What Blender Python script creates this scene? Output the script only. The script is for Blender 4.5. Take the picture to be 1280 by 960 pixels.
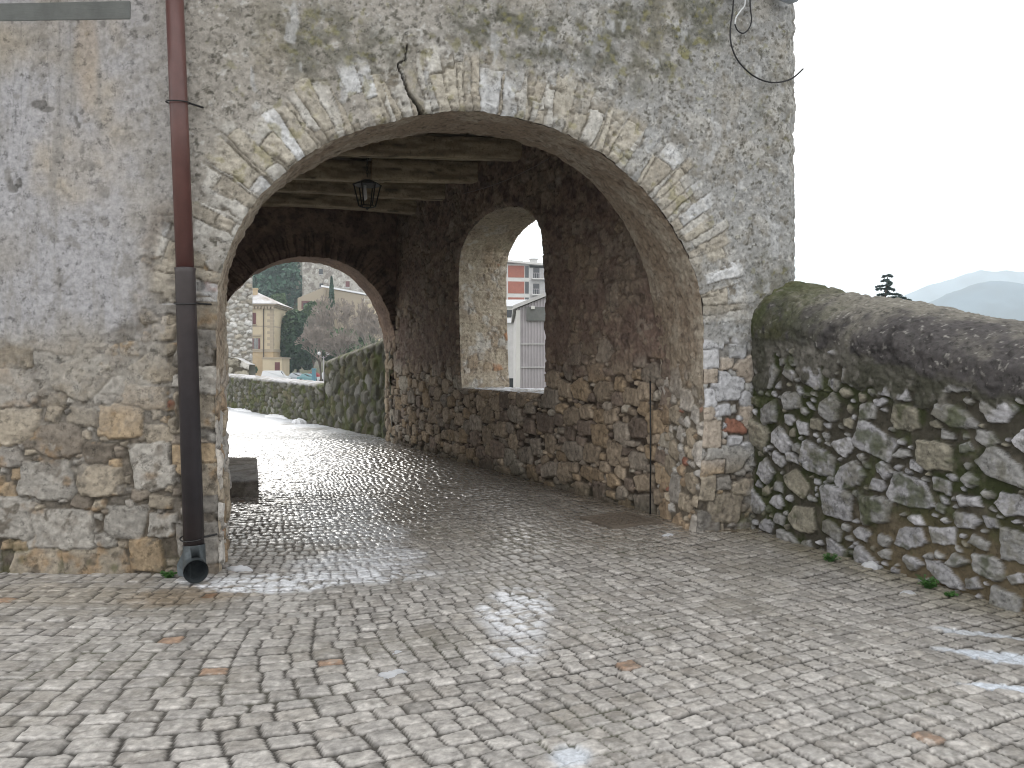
import bpy, bmesh, math, random
import numpy as np
from mathutils import Vector
for o in list(bpy.data.objects): bpy.data.objects.remove(o)
S = bpy.context.scene
R = math.radians

# ------------------------------------------------------------------ camera
cam = bpy.data.objects.new('camera', bpy.data.cameras.new('camera'))
S.collection.objects.link(cam); S.camera = cam
cam.location = (0, 0, 1.6); cam.rotation_euler = (R(90), 0, 0)
cam.data.lens = 28.125; cam.data.sensor_width = 36; cam.data.shift_y = -25/1280
cam.data.clip_start = 0.05; cam.data.clip_end = 30000

# ------------------------------------------------------------------ light
SUN_EL, SUN_ROT = 27, -21
W = bpy.data.worlds.new('World'); S.world = W; W.use_nodes = True
wn, wl = W.node_tree.nodes, W.node_tree.links
wn.clear()
wo = wn.new('ShaderNodeOutputWorld'); bg = wn.new('ShaderNodeBackground')
sky = wn.new('ShaderNodeTexSky'); sky.sky_type = 'NISHITA'; sky.sun_disc = False
sky.sun_elevation = R(SUN_EL); sky.sun_rotation = R(SUN_ROT); sky.dust_density = 6; sky.air_density = 1.0
hs = wn.new('ShaderNodeHueSaturation'); hs.inputs['Saturation'].default_value = 0.16
wl.new(sky.outputs[0], hs.inputs['Color']); 
cm = wn.new('ShaderNodeMix'); cm.data_type = 'RGBA'; cm.inputs[0].default_value = 0.8; cm.inputs[7].default_value = (10.9, 10.75, 10.6, 1)   # closed cloud cover
wl.new(hs.outputs[0], cm.inputs[6]); wl.new(cm.outputs[2], bg.inputs['Color'])
bg.inputs['Strength'].default_value = 0.15
wl.new(bg.outputs[0], wo.inputs[0])
sl = bpy.data.lights.new('sun', 'SUN'); sl.energy = 1.0; sl.angle = R(16); sl.color = (1, .96, .9)
so = bpy.data.objects.new('sun', sl); S.collection.objects.link(so)
az = R(SUN_ROT); el = R(SUN_EL)
sd = Vector((math.sin(az)*math.cos(el), math.cos(az)*math.cos(el), math.sin(el)))
so.rotation_euler = sd.to_track_quat('Z', 'Y').to_euler(); so.location = (0, -5, 12)
vs = S.view_settings; vs.view_transform = 'Standard'; vs.look = 'None'; vs.gamma = 1; vs.use_curve_mapping = False
vs.exposure = 0.34
S.render.engine = 'CYCLES'
S.cycles.max_bounces = 8; S.cycles.diffuse_bounces = 5; S.cycles.glossy_bounces = 3
S.cycles.use_denoising = True; S.cycles.volume_bounces = 2
S.cycles.sample_clamp_indirect = 6; S.cycles.filter_width = 1.05

# ------------------------------------------------------------------ noise (numpy)
def H(i, j, seed):
    i = np.asarray(i).astype(np.int64).astype(np.uint32); j = np.asarray(j).astype(np.int64).astype(np.uint32)
    n = i*np.uint32(374761393) + j*np.uint32(668265263) + np.uint32((seed*2246822519 + 3266489917) & 0xffffffff)
    n = (n ^ (n >> np.uint32(13)))*np.uint32(1274126177)
    n = (n ^ (n >> np.uint32(15)))*np.uint32(2246822519)
    n = n ^ (n >> np.uint32(16))
    return n.astype(np.float64)/4294967296.0
def vnoise(x, y, seed):
    xi = np.floor(x); yi = np.floor(y); fx = x-xi; fy = y-yi
    fx = fx*fx*(3-2*fx); fy = fy*fy*(3-2*fy)
    a = H(xi, yi, seed); b = H(xi+1, yi, seed); c = H(xi, yi+1, seed); d = H(xi+1, yi+1, seed)
    return ((a+(b-a)*fx)*(1-fy)+(c+(d-c)*fx)*fy)*2-1
def fbm(x, y, size, octv=4, seed=0, gain=.5, ridge=False):
    f = 1.0/size; amp = 1.0; tot = 0.0; out = 0.0
    for k in range(octv):
        c, s = math.cos(k*1.1+.3), math.sin(k*1.1+.3)
        n = vnoise((x*c-y*s)*f+k*17.3, (x*s+y*c)*f-k*9.1, seed+k*13)
        if ridge: n = 1-2*np.abs(n)
        out = out+n*amp; tot += amp; amp *= gain; f *= 2.03
    return out/tot
def ss(a, b, x):
    t = np.clip((x-a)/(b-a), 0, 1); return t*t*(3-2*t)
def mix(a, b, t):
    t = np.asarray(t)
    a = np.asarray(a, float); b = np.asarray(b, float)
    if a.ndim == 1 or b.ndim == 1 or a.ndim > t.ndim: t = t[..., None]
    return a+(b-a)*t
def cells(x, w, jit, seed, row=0):
    """irregular 1-D cells: index and distance to the nearest boundary"""
    k = np.floor(x/w); row = np.zeros_like(x)+row
    bd = lambda q: (q+jit*(H(q, row, seed)-.5))*w
    i = np.where(x < bd(k), k-1, np.where(x >= bd(k+1), k+1, k))
    return i, np.minimum(x-bd(i), bd(i+1)-x), (x-.5*(bd(i)+bd(i+1)))

def stones(au, av, sizes, aspect, seed, warp=.015, pw=(2.2, 4.5), gap=1.0, rot=.35, block=False):
    """rubble pattern on the grid au x av: sizes [(radius, tries)]. Returns id, edge (inside > 0), du, dv, radius."""
    rs = np.random.RandomState(seed)
    u0, u1, v0, v1 = au[0], au[-1], av[0], av[-1]
    C = np.zeros((0, 3))
    for (r, tries) in sizes:
        pu = rs.uniform(u0, u1, tries); pv = rs.uniform(v0, v1, tries); pr = r*rs.uniform(.82, 1.18, tries)
        for k in range(tries):
            if len(C):
                d = np.hypot((C[:, 0]-pu[k])/aspect, C[:, 1]-pv[k]) - (C[:, 2]+pr[k])*gap*.93
                if d.min() < 0: continue
            C = np.vstack([C, (pu[k], pv[k], pr[k])])
    U, V = np.meshgrid(au, av, indexing='ij')
    Uw = U+warp*fbm(U, V, .11, 3, seed+5)+warp*.5*fbm(U, V, .03, 2, seed+6)
    Vw = V+warp*fbm(U, V, .11, 3, seed+7)+warp*.5*fbm(U, V, .03, 2, seed+8)
    D1 = np.full(U.shape, 9.0); D2 = np.full(U.shape, 9.0); I = np.zeros(U.shape, int); DU = np.zeros(U.shape); DV = np.zeros(U.shape)
    for n, (cu, cv, r) in enumerate(C):
        m = r*1.5+.05
        i0, i1 = np.searchsorted(au, (cu-m*aspect*1.1, cu+m*aspect*1.1)); j0, j1 = np.searchsorted(av, (cv-m, cv+m))
        if i1 <= i0 or j1 <= j0: continue
        a = rs.uniform(-rot, rot); p = rs.uniform(*pw); asp = aspect*rs.uniform(.8, 1.25); sk = rs.uniform(-.3, .3)
        du = Uw[i0:i1, j0:j1]-cu; dv = Vw[i0:i1, j0:j1]-cv
        c, s = math.cos(a), math.sin(a)
        x = (du*c+dv*s)/asp; y = (-du*s+dv*c)
        ns = 4 if (block and rs.rand() < .8) else (rs.choice([4, 4, 5, 5, 6]) if r > .03 else 5); D = None; tot = 0
        for q in range(ns):
            an = 2*math.pi*(q+rs.uniform(-.16, .16))/ns+(math.pi/4*0 if ns == 4 else rs.uniform(0, 1)); rk_ = r*rs.uniform(.78, 1.12)
            dd = x*math.cos(an)+y*math.sin(an)-rk_
            D = dd if D is None else np.maximum(D, dd)
        nn = np.hypot(x, y)-r*1.34; D = np.maximum(D, nn)
        d1 = D1[i0:i1, j0:j1]; d2 = D2[i0:i1, j0:j1]
        w = D < d1
        d2[...] = np.where(w, d1, np.minimum(d2, D))
        I[i0:i1, j0:j1] = np.where(w, n, I[i0:i1, j0:j1])
        DU[i0:i1, j0:j1] = np.where(w, du, DU[i0:i1, j0:j1]); DV[i0:i1, j0:j1] = np.where(w, dv, DV[i0:i1, j0:j1])
        d1[...] = np.where(w, D, d1)
    e = np.minimum(-D1, (D2-D1)*.5)
    Rr = C[:, 2][I] if len(C) else I*0.
    return I, e, DU, DV, Rr
def palette(I, cols, weights, seed, var=.18):
    cols = np.array(cols); cw = np.cumsum(weights)/sum(weights)
    k = np.searchsorted(cw, H(I, 7, seed)); c = cols[np.clip(k, 0, len(cols)-1)]
    return c*(1+var*2*(H(I, 3, seed)-.5))[..., None]
def relief(I, e, du, dv, seed, depth=.03, edge=.018, tilt=.12):
    h = depth*ss(-.004, edge, e)
    h = h+ss(0, edge, e)*((H(I, 11, seed)-.5)*depth*.9+(H(I, 12, seed)-.5)*tilt*du+(H(I, 13, seed)-.5)*tilt*dv)
    return h

# ------------------------------------------------------------------ scene helpers
def link(o, parent=None):
    S.collection.objects.link(o)
    if parent is not None: o.parent = parent
    return o
def tag(o, label=None, cat=None, group=None, kind=None):
    if label: o['label'] = label
    if cat: o['category'] = cat
    if group: o['group'] = group
    if kind: o['kind'] = kind
    return o
def empty(name, loc=(0, 0, 0), rz=0):
    o = bpy.data.objects.new(name, None); o.empty_display_size = .3
    o.location = loc; o.rotation_euler.z = rz
    return link(o)
def local(o, parent):
    """object built in world coordinates, parented without moving"""
    p = parent.location; o.parent = parent
    o.matrix_parent_inverse.identity()
    if abs(parent.rotation_euler.z) < 1e-6: o.location = (-p[0], -p[1], -p[2])
    return o
def sheet(name, P, mat, parent=None, col=None, keep=None, extra=None, flip=False, smooth=True):
    nu, nv = P.shape[:2]
    idx = np.arange(nu*nv).reshape(nu, nv)
    q = np.stack([idx[:-1, :-1], idx[1:, :-1], idx[1:, 1:], idx[:-1, 1:]], -1).reshape(-1, 4)
    if flip: q = q[:, ::-1]
    if keep is not None: q = q[keep.reshape(-1)]
    used = np.zeros(nu*nv, bool); used[q.ravel()] = True
    remap = np.cumsum(used)-1; q = remap[q]
    co = P.reshape(-1, 3)[used]
    me = bpy.data.meshes.new(name)
    me.vertices.add(len(co)); me.vertices.foreach_set('co', co.astype(np.float32).ravel())
    me.loops.add(q.size); me.loops.foreach_set('vertex_index', q.astype(np.int32).ravel())
    me.polygons.add(len(q)); me.polygons.foreach_set('loop_start', np.arange(0, q.size, 4, dtype=np.int32))
    me.polygons.foreach_set('loop_total', np.full(len(q), 4, np.int32))
    me.update(calc_edges=True)
    if smooth: me.polygons.foreach_set('use_smooth', np.ones(len(q), bool))
    if col is not None:
        a = me.attributes.new('Col', 'FLOAT_COLOR', 'POINT')
        c = np.ones((len(co), 4), np.float32); c[:, :3] = np.clip(col.reshape(-1, 3)[used], .004, .9)
        a.data.foreach_set('color', c.ravel())
    for k, v in (extra or {}).items():
        a = me.attributes.new(k, 'FLOAT', 'POINT'); a.data.foreach_set('value', v.reshape(-1)[used].astype(np.float32))
    me.materials.append(mat)
    o = link(bpy.data.objects.new(name, me))
    if parent is not None: local(o, parent)
    return o

class MB:
    def __init__(s): s.v = []; s.f = []
    def add(s, vs_, fs):
        n = len(s.v); s.v += [tuple(p) for p in vs_]; s.f += [tuple(i+n for i in f) for f in fs]; return s
    def box(s, x0, x1, y0, y1, z0, z1, fr=None):
        vs_ = [(x, y, z) for z in (z0, z1) for x, y in ((x0, y0), (x1, y0), (x1, y1), (x0, y1))]
        if fr: vs_ = [fr(*p) for p in vs_]
        return s.add(vs_, [(0, 3, 2, 1), (4, 5, 6, 7), (0, 1, 5, 4), (1, 2, 6, 5), (2, 3, 7, 6), (3, 0, 4, 7)])
    def tube(s, pts, rad, n=10, cap=True, squash=None):
        pts = [Vector(p) for p in pts]; m = len(pts); vs_ = []; up = None
        rad = rad if isinstance(rad, (list, tuple)) else [rad]*m
        for k in range(m):
            t = (pts[min(k+1, m-1)]-pts[max(k-1, 0)]).normalized()
            if up is None: up = Vector((0, 0, 1)) if abs(t.z) < .9 else Vector((1, 0, 0))
            a = t.cross(up).normalized(); b = a.cross(t).normalized(); up = b
            for j in range(n):
                w = 2*math.pi*j/n; vs_.append(pts[k]+(a*math.cos(w)+b*math.sin(w))*rad[k])
        fs = [(k*n+j, k*n+(j+1) % n, (k+1)*n+(j+1) % n, (k+1)*n+j) for k in range(m-1) for j in range(n)]
        if cap: fs += [tuple(range(n))[::-1], tuple(range((m-1)*n, m*n))]
        return s.add(vs_, fs)
    def build(s, name, mat, parent=None, smooth=False, world=True, bevel=0):
        me = bpy.data.meshes.new(name); me.from_pydata(s.v, [], s.f); me.update()
        bm = bmesh.new(); bm.from_mesh(me); bmesh.ops.recalc_face_normals(bm, faces=bm.faces)
        bm.to_mesh(me); bm.free()
        if smooth:
            me.polygons.foreach_set('use_smooth', np.ones(len(me.polygons), bool))
        me.materials.append(mat)
        o = link(bpy.data.objects.new(name, me))
        if parent is not None:
            if world: local(o, parent)
            else: o.parent = parent
        if bevel:
            b = o.modifiers.new('bevel', 'BEVEL'); b.width = bevel; b.segments = 2
        return o

# ------------------------------------------------------------------ materials
def mat(name, col=(.5, .5, .5), rough=.8, bump=0, scale=40, var=.15, metal=0, attr=False, spec=.4, vscale=None, stretch=None, col2=None, detail=8):
    m = bpy.data.materials.new(name); m.use_nodes = True; n, l = m.node_tree.nodes, m.node_tree.links
    b = n['Principled BSDF']; b.inputs['Roughness'].default_value = rough; b.inputs['Metallic'].default_value = metal
    b.inputs['Specular IOR Level'].default_value = spec
    tc = n.new('ShaderNodeTexCoord'); src = tc.outputs['Object']
    if stretch:
        mp = n.new('ShaderNodeMapping'); mp.inputs['Scale'].default_value = stretch; l.new(src, mp.inputs[0]); src = mp.outputs[0]
    nz = n.new('ShaderNodeTexNoise'); nz.inputs['Scale'].default_value = vscale or scale; nz.inputs['Detail'].default_value = detail
    nz.inputs['Roughness'].default_value = .65
    l.new(src, nz.inputs[0])
    rp = n.new('ShaderNodeMapRange'); rp.inputs['From Min'].default_value = .25; rp.inputs['From Max'].default_value = .75
    rp.inputs['To Min'].default_value = 1-var; rp.inputs['To Max'].default_value = 1+var; l.new(nz.outputs[0], rp.inputs[0])
    if attr:
        at = n.new('ShaderNodeAttribute'); at.attribute_name = 'Col'; c = at.outputs['Color']
    else:
        mx = n.new('ShaderNodeMix'); mx.data_type = 'RGBA'; mx.inputs[6].default_value = (*col, 1)
        mx.inputs[7].default_value = (*(col2 or col), 1)
        n2 = n.new('ShaderNodeTexNoise'); n2.inputs['Scale'].default_value = (vscale or scale)*.13; n2.inputs['Detail'].default_value = 5; l.new(src, n2.inputs[0])
        r2 = n.new('ShaderNodeMapRange'); r2.inputs['From Min'].default_value = .4; r2.inputs['From Max'].default_value = .6; l.new(n2.outputs[0], r2.inputs[0])
        l.new(r2.outputs[0], mx.inputs[0]); c = mx.outputs[2]
    vm = n.new('ShaderNodeVectorMath'); vm.operation = 'SCALE'; l.new(c, vm.inputs[0]); l.new(rp.outputs[0], vm.inputs['Scale'])
    l.new(vm.outputs[0], b.inputs['Base Color'])
    if bump:
        bp = n.new('ShaderNodeBump'); bp.inputs['Strength'].default_value = 1; bp.inputs['Distance'].default_value = bump
        nb = n.new('ShaderNodeTexNoise'); nb.inputs['Scale'].default_value = scale; nb.inputs['Detail'].default_value = detail; nb.inputs['Roughness'].default_value = .62
        hgt = nb.outputs[0]
        if attr:   # chips and pits at a larger size than the grain; dark pits get dirt
            n3 = n.new('ShaderNodeTexNoise'); n3.noise_type = 'RIDGED_MULTIFRACTAL'; n3.inputs['Scale'].default_value = scale*.45; n3.inputs['Detail'].default_value = 6; l.new(src, n3.inputs[0])
            ma = n.new('ShaderNodeMath'); ma.operation = 'MULTIPLY_ADD'; ma.inputs[1].default_value = .35; l.new(n3.outputs[0], ma.inputs[0]); l.new(nb.outputs[0], ma.inputs[2]); hgt = ma.outputs[0]
            n4 = n.new('ShaderNodeTexNoise'); n4.inputs['Scale'].default_value = scale*.6; n4.inputs['Detail'].default_value = 7; n4.inputs['Roughness'].default_value = .75; l.new(src, n4.inputs[0])
            r4 = n.new('ShaderNodeMapRange'); r4.inputs['From Min'].default_value = .36; r4.inputs['From Max'].default_value = .46; r4.inputs['To Min'].default_value = .5; l.new(n4.outputs[0], r4.inputs[0])
            v4 = n.new('ShaderNodeVectorMath'); v4.operation = 'SCALE'; l.new(vm.outputs[0], v4.inputs[0]); l.new(r4.outputs[0], v4.inputs['Scale']); l.new(v4.outputs[0], b.inputs['Base Color'])
        l.new(hgt, bp.inputs['Height']); l.new(bp.outputs[0], b.inputs['Normal'])
    return m
M = dict(
    rock=mat('weathered_masonry', attr=True, rough=.9, bump=.026, scale=26, var=.34, spec=.25),
    dark_rock=mat('passage_masonry', attr=True, rough=.88, bump=.024, scale=22, var=.34, spec=.25),  # masonry inside the passage
    far_rock=mat('distant_masonry', attr=True, rough=.9, bump=.05, scale=6, var=.3, spec=.2),
    wood=mat('old_timber', (.30, .25, .18), .8, .012, 14, .35, stretch=(.6, 9, 9), col2=(.18, .14, .10)),
    endgrain=mat('timber_end', (.30, .19, .09), .85, .004, 40, .25),
    maroon=mat('maroon_painted_metal', (.105, .045, .038), .4, .0012, 30, .22, spec=.5, vscale=7, col2=(.085, .035, .032)),
    dpipe=mat('dark_iron_pipe', (.030, .026, .030), .42, .0015, 30, .3, spec=.5, vscale=8, col2=(.040, .031, .031)),
    zinc=mat('weathered_zinc', (.085, .10, .108), .5, .002, 30, .3, metal=.5),
    iron=mat('black_iron', (.015, .015, .016), .5, .001, 60, .2),
    cable=mat('black_cable', (.012, .012, .014), .55),
    wcable=mat('white_cable', (.6, .62, .64), .5),
    glass_w=mat('frosted_bulb', (.75, .76, .78), .3),
    lamp=mat('grey_lamp_housing', (.38, .42, .5), .4, metal=.2),
    snow=mat('snow', (.86, .88, .92), .55, .02, 25, .04),
    cement=mat('grey_cement', (.13, .14, .135), .8, .004, 30, .22, vscale=6, col2=(.17, .175, .17)),
    brick=mat('brick_infill', (.36, .13, .09), .85, .01, 6, .15, vscale=2),
    red=mat('red_paint', (.3, .03, .03), .4),
    white=mat('white_render', (.62, .62, .6), .85, .01, 5, .1, vscale=1),
    concrete=mat('pale_concrete', (.5, .5, .5), .85, .01, 3, .12),
    ochre=mat('ochre_render', (.56, .48, .34), .85, .01, 2, .1, vscale=.6),
    ochre2=mat('darker_ochre_render', (.47, .37, .24), .85, .01, 2, .12, vscale=.6),
    cornice=mat('stone_trim', (.40, .34, .26), .85),
    shutter=mat('maroon_shutter', (.14, .05, .05), .6),
    pane=mat('dark_pane', (.03, .035, .04), .15, spec=.6),
    tile=mat('snowy_tiles', (.55, .55, .56), .8, .03, 3, .2, col2=(.35, .3, .27)),
    sheetmetal=mat('grey_corrugated_metal', (.42, .40, .42), .55, .003, 8, .12, vscale=2, metal=.2),
    leaf=mat('dark_foliage', (.04, .095, .055), .7, var=.45, vscale=.8, col2=(.06, .10, .05)),
    leaf2=mat('pale_foliage', (.10, .16, .07), .7, var=.35, vscale=.8, col2=(.07, .12, .05)),
    pine=mat('forest_foliage', (.035, .095, .055), .75, var=.5, vscale=.25, col2=(.045, .085, .06)),
    cedar=mat('cedar_needles', (.03, .06, .055), .7, var=.4, vscale=3),
    bark=mat('bark', (.10, .08, .065), .9, .01, 8, .3),
    twig=mat('bare_twigs', (.27, .235, .205), .9, var=.3, vscale=.5),
    weed=mat('weed_leaves', (.045, .12, .025), .6, var=.4, vscale=30),
    carw=mat('white_car_paint', (.7, .72, .74), .25, spec=.6), cart=mat('teal_car_paint', (.16, .33, .36), .25, spec=.6),
    cars=mat('silver_car_paint', (.42, .46, .5), .25, spec=.6), tyre=mat('tyre', (.02, .02, .02), .8),
    bin=mat('teal_plastic', (.10, .25, .32), .5),
)
# ------------------------------------------------------------------ planes
class Plane:
    """vertical plane through O along D; n is the outward normal"""
    def __init__(s, O, D, n):
        s.O = np.array(O, float); s.D = np.array(D, float)/np.hypot(*D); s.n = np.array(n, float)/np.hypot(*n)
    def at(s, px, py):
        q = (px-640)/1000.; u = (q*s.O[1]-s.O[0])/(s.D[0]-q*s.D[1]); Y = s.O[1]+s.D[1]*u
        return u, 1.6-(py-455)/1000.*Y
    def P(s, U, Z, h=0):
        U = np.asarray(U, float); Z = np.asarray(Z, float); h = h+0*U
        return np.stack([s.O[0]+s.D[0]*U+s.n[0]*h, s.O[1]+s.D[1]*U+s.n[1]*h, Z+0*U], -1)
def G(px, py):
    Y = 1600./(py-455); return ((px-640)/1000.*Y, Y)
def smooth_poly(p, closed=False, it=3):
    p = np.array(p, float)
    for _ in range(it):
        a, b = p[:-1], p[1:]
        q = np.empty((2*len(a), 2)); q[0::2] = a*.75+b*.25; q[1::2] = a*.25+b*.75
        p = np.vstack([p[:1], q, p[-1:]])
    return p
def resample(p, n):
    d = np.r_[0, np.cumsum(np.hypot(*np.diff(p, axis=0).T))]
    t = np.linspace(0, d[-1], n)
    return np.stack([np.interp(t, d, p[:, 0]), np.interp(t, d, p[:, 1])], -1), d[-1]
def roughen(p, L, amp, seed):
    t = np.linspace(0, L, len(p)); tg = np.gradient(p, axis=0); tg /= np.hypot(*tg.T)[:, None]+1e-9
    n = np.stack([-tg[:, 1], tg[:, 0]], -1)
    w = amp*(fbm(t, t*0, .16, 3, seed)+.5*fbm(t, t*0, .04, 2, seed+1))
    return p+n*w[:, None]
def sdf(U, V, poly):
    """distance to an open/closed outline (inside < 0), arclength of nearest point"""
    A = poly; B = np.roll(poly, -1, 0)
    L = np.r_[0, np.cumsum(np.hypot(*(B-A).T))]
    best = np.full(U.shape, 1e9); s = np.zeros(U.shape); ins = np.zeros(U.shape, bool)
    for k in range(len(A)):
        a, b = A[k], B[k]; ab = b-a; l2 = (ab**2).sum()+1e-12
        t = np.clip(((U-a[0])*ab[0]+(V-a[1])*ab[1])/l2, 0, 1)
        d = (U-a[0]-t*ab[0])**2+(V-a[1]-t*ab[1])**2
        w = d < best; best = np.where(w, d, best); s = np.where(w, L[k]+t*math.sqrt(l2), s)
        if (a[1] != b[1]):
            c = ((a[1] > V) != (b[1] > V)) & (U < (b[0]-a[0])*(V-a[1])/(b[1]-a[1])+a[0]); ins ^= c
    d = np.sqrt(best); return np.where(ins, -d, d), s
def hole(U, V, poly, cell):
    """snap the grid to an outline: new U, V, signed distance, face mask, arclength"""
    m = .12
    box = (U > poly[:, 0].min()-.9) & (U < poly[:, 0].max()+.9) & (V > poly[:, 1].min()-.9) & (V < poly[:, 1].max()+.9)
    D = np.full(U.shape, 5.); Sx = np.zeros(U.shape)
    cp = poly[::4] if len(poly) > 400 else poly
    D[box], Sx[box] = sdf(U[box], V[box], cp)
    near = np.abs(D) < cell*.75
    un, vn = U[near], V[near]
    A = poly; B = np.roll(poly, -1, 0); best = np.full(un.shape, 1e9); bu = un.copy(); bv = vn.copy()
    for k in range(len(A)):
        a, b = A[k], B[k]; ab = b-a; l2 = (ab**2).sum()+1e-12
        t = np.clip(((un-a[0])*ab[0]+(vn-a[1])*ab[1])/l2, 0, 1)
        x = a[0]+t*ab[0]; y = a[1]+t*ab[1]; d = (un-x)**2+(vn-y)**2
        w = d < best; best = np.where(w, d, best); bu = np.where(w, x, bu); bv = np.where(w, y, bv)
    U = U.copy(); V = V.copy(); U[near] = bu; V[near] = bv; D = D.copy(); D[near] = 0
    c = (D[:-1, :-1]+D[1:, :-1]+D[1:, 1:]+D[:-1, 1:])
    mn = np.minimum(np.minimum(D[:-1, :-1], D[1:, :-1]), np.minimum(D[1:, 1:], D[:-1, 1:]))
    keep = (mn >= 0) & (c > 1e-9)
    return U, V, D, keep, Sx
def ax(*segs):
    """axis from (start, end, step) segments"""
    out = []
    for a, b, st in segs: out += list(np.linspace(a, b, max(2, int(round((b-a)/st))+1))[:-1])
    return np.array(out+[segs[-1][1]])

# ================================================================== THE GATEHOUSE
K = (-2.51, 6.055)
FR = Plane(K, (.94, .342), (.342, -.94))              # front, right of the downpipe
FL = Plane(K, (.9978, -.066), (-.066, -.9978))        # front, left of the downpipe (u < 0)
TH = .95
BK = Plane((K[0]-.342*TH, K[1]+.94*TH), (.94, .342), (-.342, .94))
def F(px, py):
    u, z = FR.at(px, py)
    return (u, z) if u >= 0 else FL.at(px, py)
sw0 = np.array((1.564, 8.546)); sw1 = np.array((-2.3, 16.1))
SW = Plane(sw0, sw1-sw0, (-.89, -.455)); LSW = float(np.hypot(*(sw1-sw0)))
FW = Plane(sw1, (-.89, -.455), (.455, -.89))
gate = empty('stone_gatehouse', (0.2, 8, 0))
tag(gate, 'rough plastered stone gatehouse with a round vaulted passage over the cobbled street', 'gatehouse')

# arch outlines
fo = [(273, 735), (272, 640), (270, 560), (269, 470), (270, 400), (273, 352), (289, 301), (320, 250), (368, 203), (430, 167), (510, 146), (580, 137),
      (650, 147), (720, 172), (780, 212), (820, 254), (850, 300), (870, 342), (878, 385), (880, 440), (880, 520), (876, 600), (871, 640), (869, 680)]
bo = [(284, 700), (284, 640), (284, 560), (284, 470), (283, 410), (282, 370), (286, 335), (303, 290), (340, 240), (398, 203), (455, 180), (525, 167),
      (585, 166), (640, 174), (692, 192), (735, 222), (775, 266), (802, 322), (818, 378), (823, 440), (823, 500), (823, 560), (823, 620), (823, 655)]
NO = 900
fpoly, FLn = resample(smooth_poly([FR.at(*p) for p in fo]), NO); fpoly = roughen(fpoly, FLn, .014, 3)
bpoly, BLn = resample(smooth_poly([BK.at(*p) for p in bo]), NO); bpoly = roughen(bpoly, BLn, .018, 4)
for pl in (fpoly, bpoly): pl[0, 1] = min(pl[0, 1], -.08); pl[-1, 1] = min(pl[-1, 1], -.08)

# ---- front wall
cell = .0105
au = ax((-4.2, -1.75, .04), (-1.75, 5.715, cell)); av = ax((-.08, 5.35, cell), (5.35, 6.6, .05))
U0, V0 = np.meshgrid(au, av, indexing='ij')
U, V, D, keep, Sx = hole(U0, V0, fpoly, cell)
I, e, du, dv, rr = stones(au, av, [(.15, 900), (.11, 2500), (.07, 6000), (.042, 9000), (.025, 9000)], 1.4, 11, .014, (2.6, 5), .92, .14, True)
n_big = fbm(U, V, .9, 4, 21); n_mid = fbm(U, V, .22, 4, 22); n_fin = fbm(U, V, .05, 4, 23); n_low = fbm(U, V, 2.2, 3, 24)
def blob(px, py, ru, rv, soft=.5):
    u, z = F(px, py); r = np.hypot((U-u)/ru, (V-z)/rv)+.35*n_mid
    return 1-ss(1-soft, 1+soft*.3, r)
# where the masonry shows through the render
zt = F(100, 428)[1]
exp_l = (U < .36)*(1-ss(zt-.02, zt+.05, V+.05*n_mid-.28*ss(-.75, -.05, U)-.7*blob(215, 380, .32, .75)))
exp_l = exp_l*(1-.75*ss(.95, 1.5, V+.1*n_big)*ss(-.45, .1, fbm(U, V, .2, 5, 28, .6))*(U < -.1))
exp_l = np.maximum(exp_l, blob(205, 330, .20, .55)*.7*(U < .33))
pier_u = F(905, 560)[0]
exp_r = ss(pier_u-.45, pier_u-.3, U)*(1-ss(pier_u+.22, pier_u+.36, U+.1*n_mid))*(1-ss(1.45, 1.9, V+.2*n_mid))
exp_m = np.clip(np.maximum(exp_l, exp_r), 0, 1)
exp_m = np.maximum(exp_m, .75*ss(.1, .3, fbm(U, V, .3, 4, 29))*(U > -.1)*(V < 2.3)*(D < .4))
# voussoirs
spring = 2.05
vz = ss(spring-.1, spring+.1, V)
sj, sd_, sc = cells(Sx+.03*n_mid+.012*n_fin+.02*n_big, .078, .95, 31)
rk, rd, rc = cells(D+.04*n_mid+.25*H(sj, 2, 2), .46, .9, 33, sj)
sj2 = sj*7+rk
ev = np.minimum(sd_, np.where(rk == 0, np.minimum(rd, .05+0*rd), rd))
ring = vz*(1-ss(.36, .52, D+.12*n_mid+.18*(H(sj, 4, 5)-.5)))*(D < .9)
vis_v = ss(.2, .6, H(sj2, 9, 41)+.35*n_big+.35*fbm(U, V, .1, 3, 42)+.9*blob(880, 250, .55, .5)+.9*blob(340, 190, .6, .5)+.5*blob(300, 260, .3, .4)+.2*blob(700, 120, .8, .4))
ring_m = ring*vis_v
qi, qd, qc = cells(V+.02*n_mid+(U > 2)*.31, .19, .9, 35)
qlim = .17+.16*H(qi, 3, 36)-.05*(U > 2)
qe = np.minimum(qd, np.minimum(qlim-D, .06+0*D))+.005*n_fin
isq = (D < qlim+.012) & (V < spring+.1) & (D >= 0) & (H(qi, 8, 37) < .86)
I = np.where(isq, 5000+qi, I); e = np.where(isq, qe, e); du = np.where(isq, 0, du); dv = np.where(isq, qc, dv)
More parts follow.
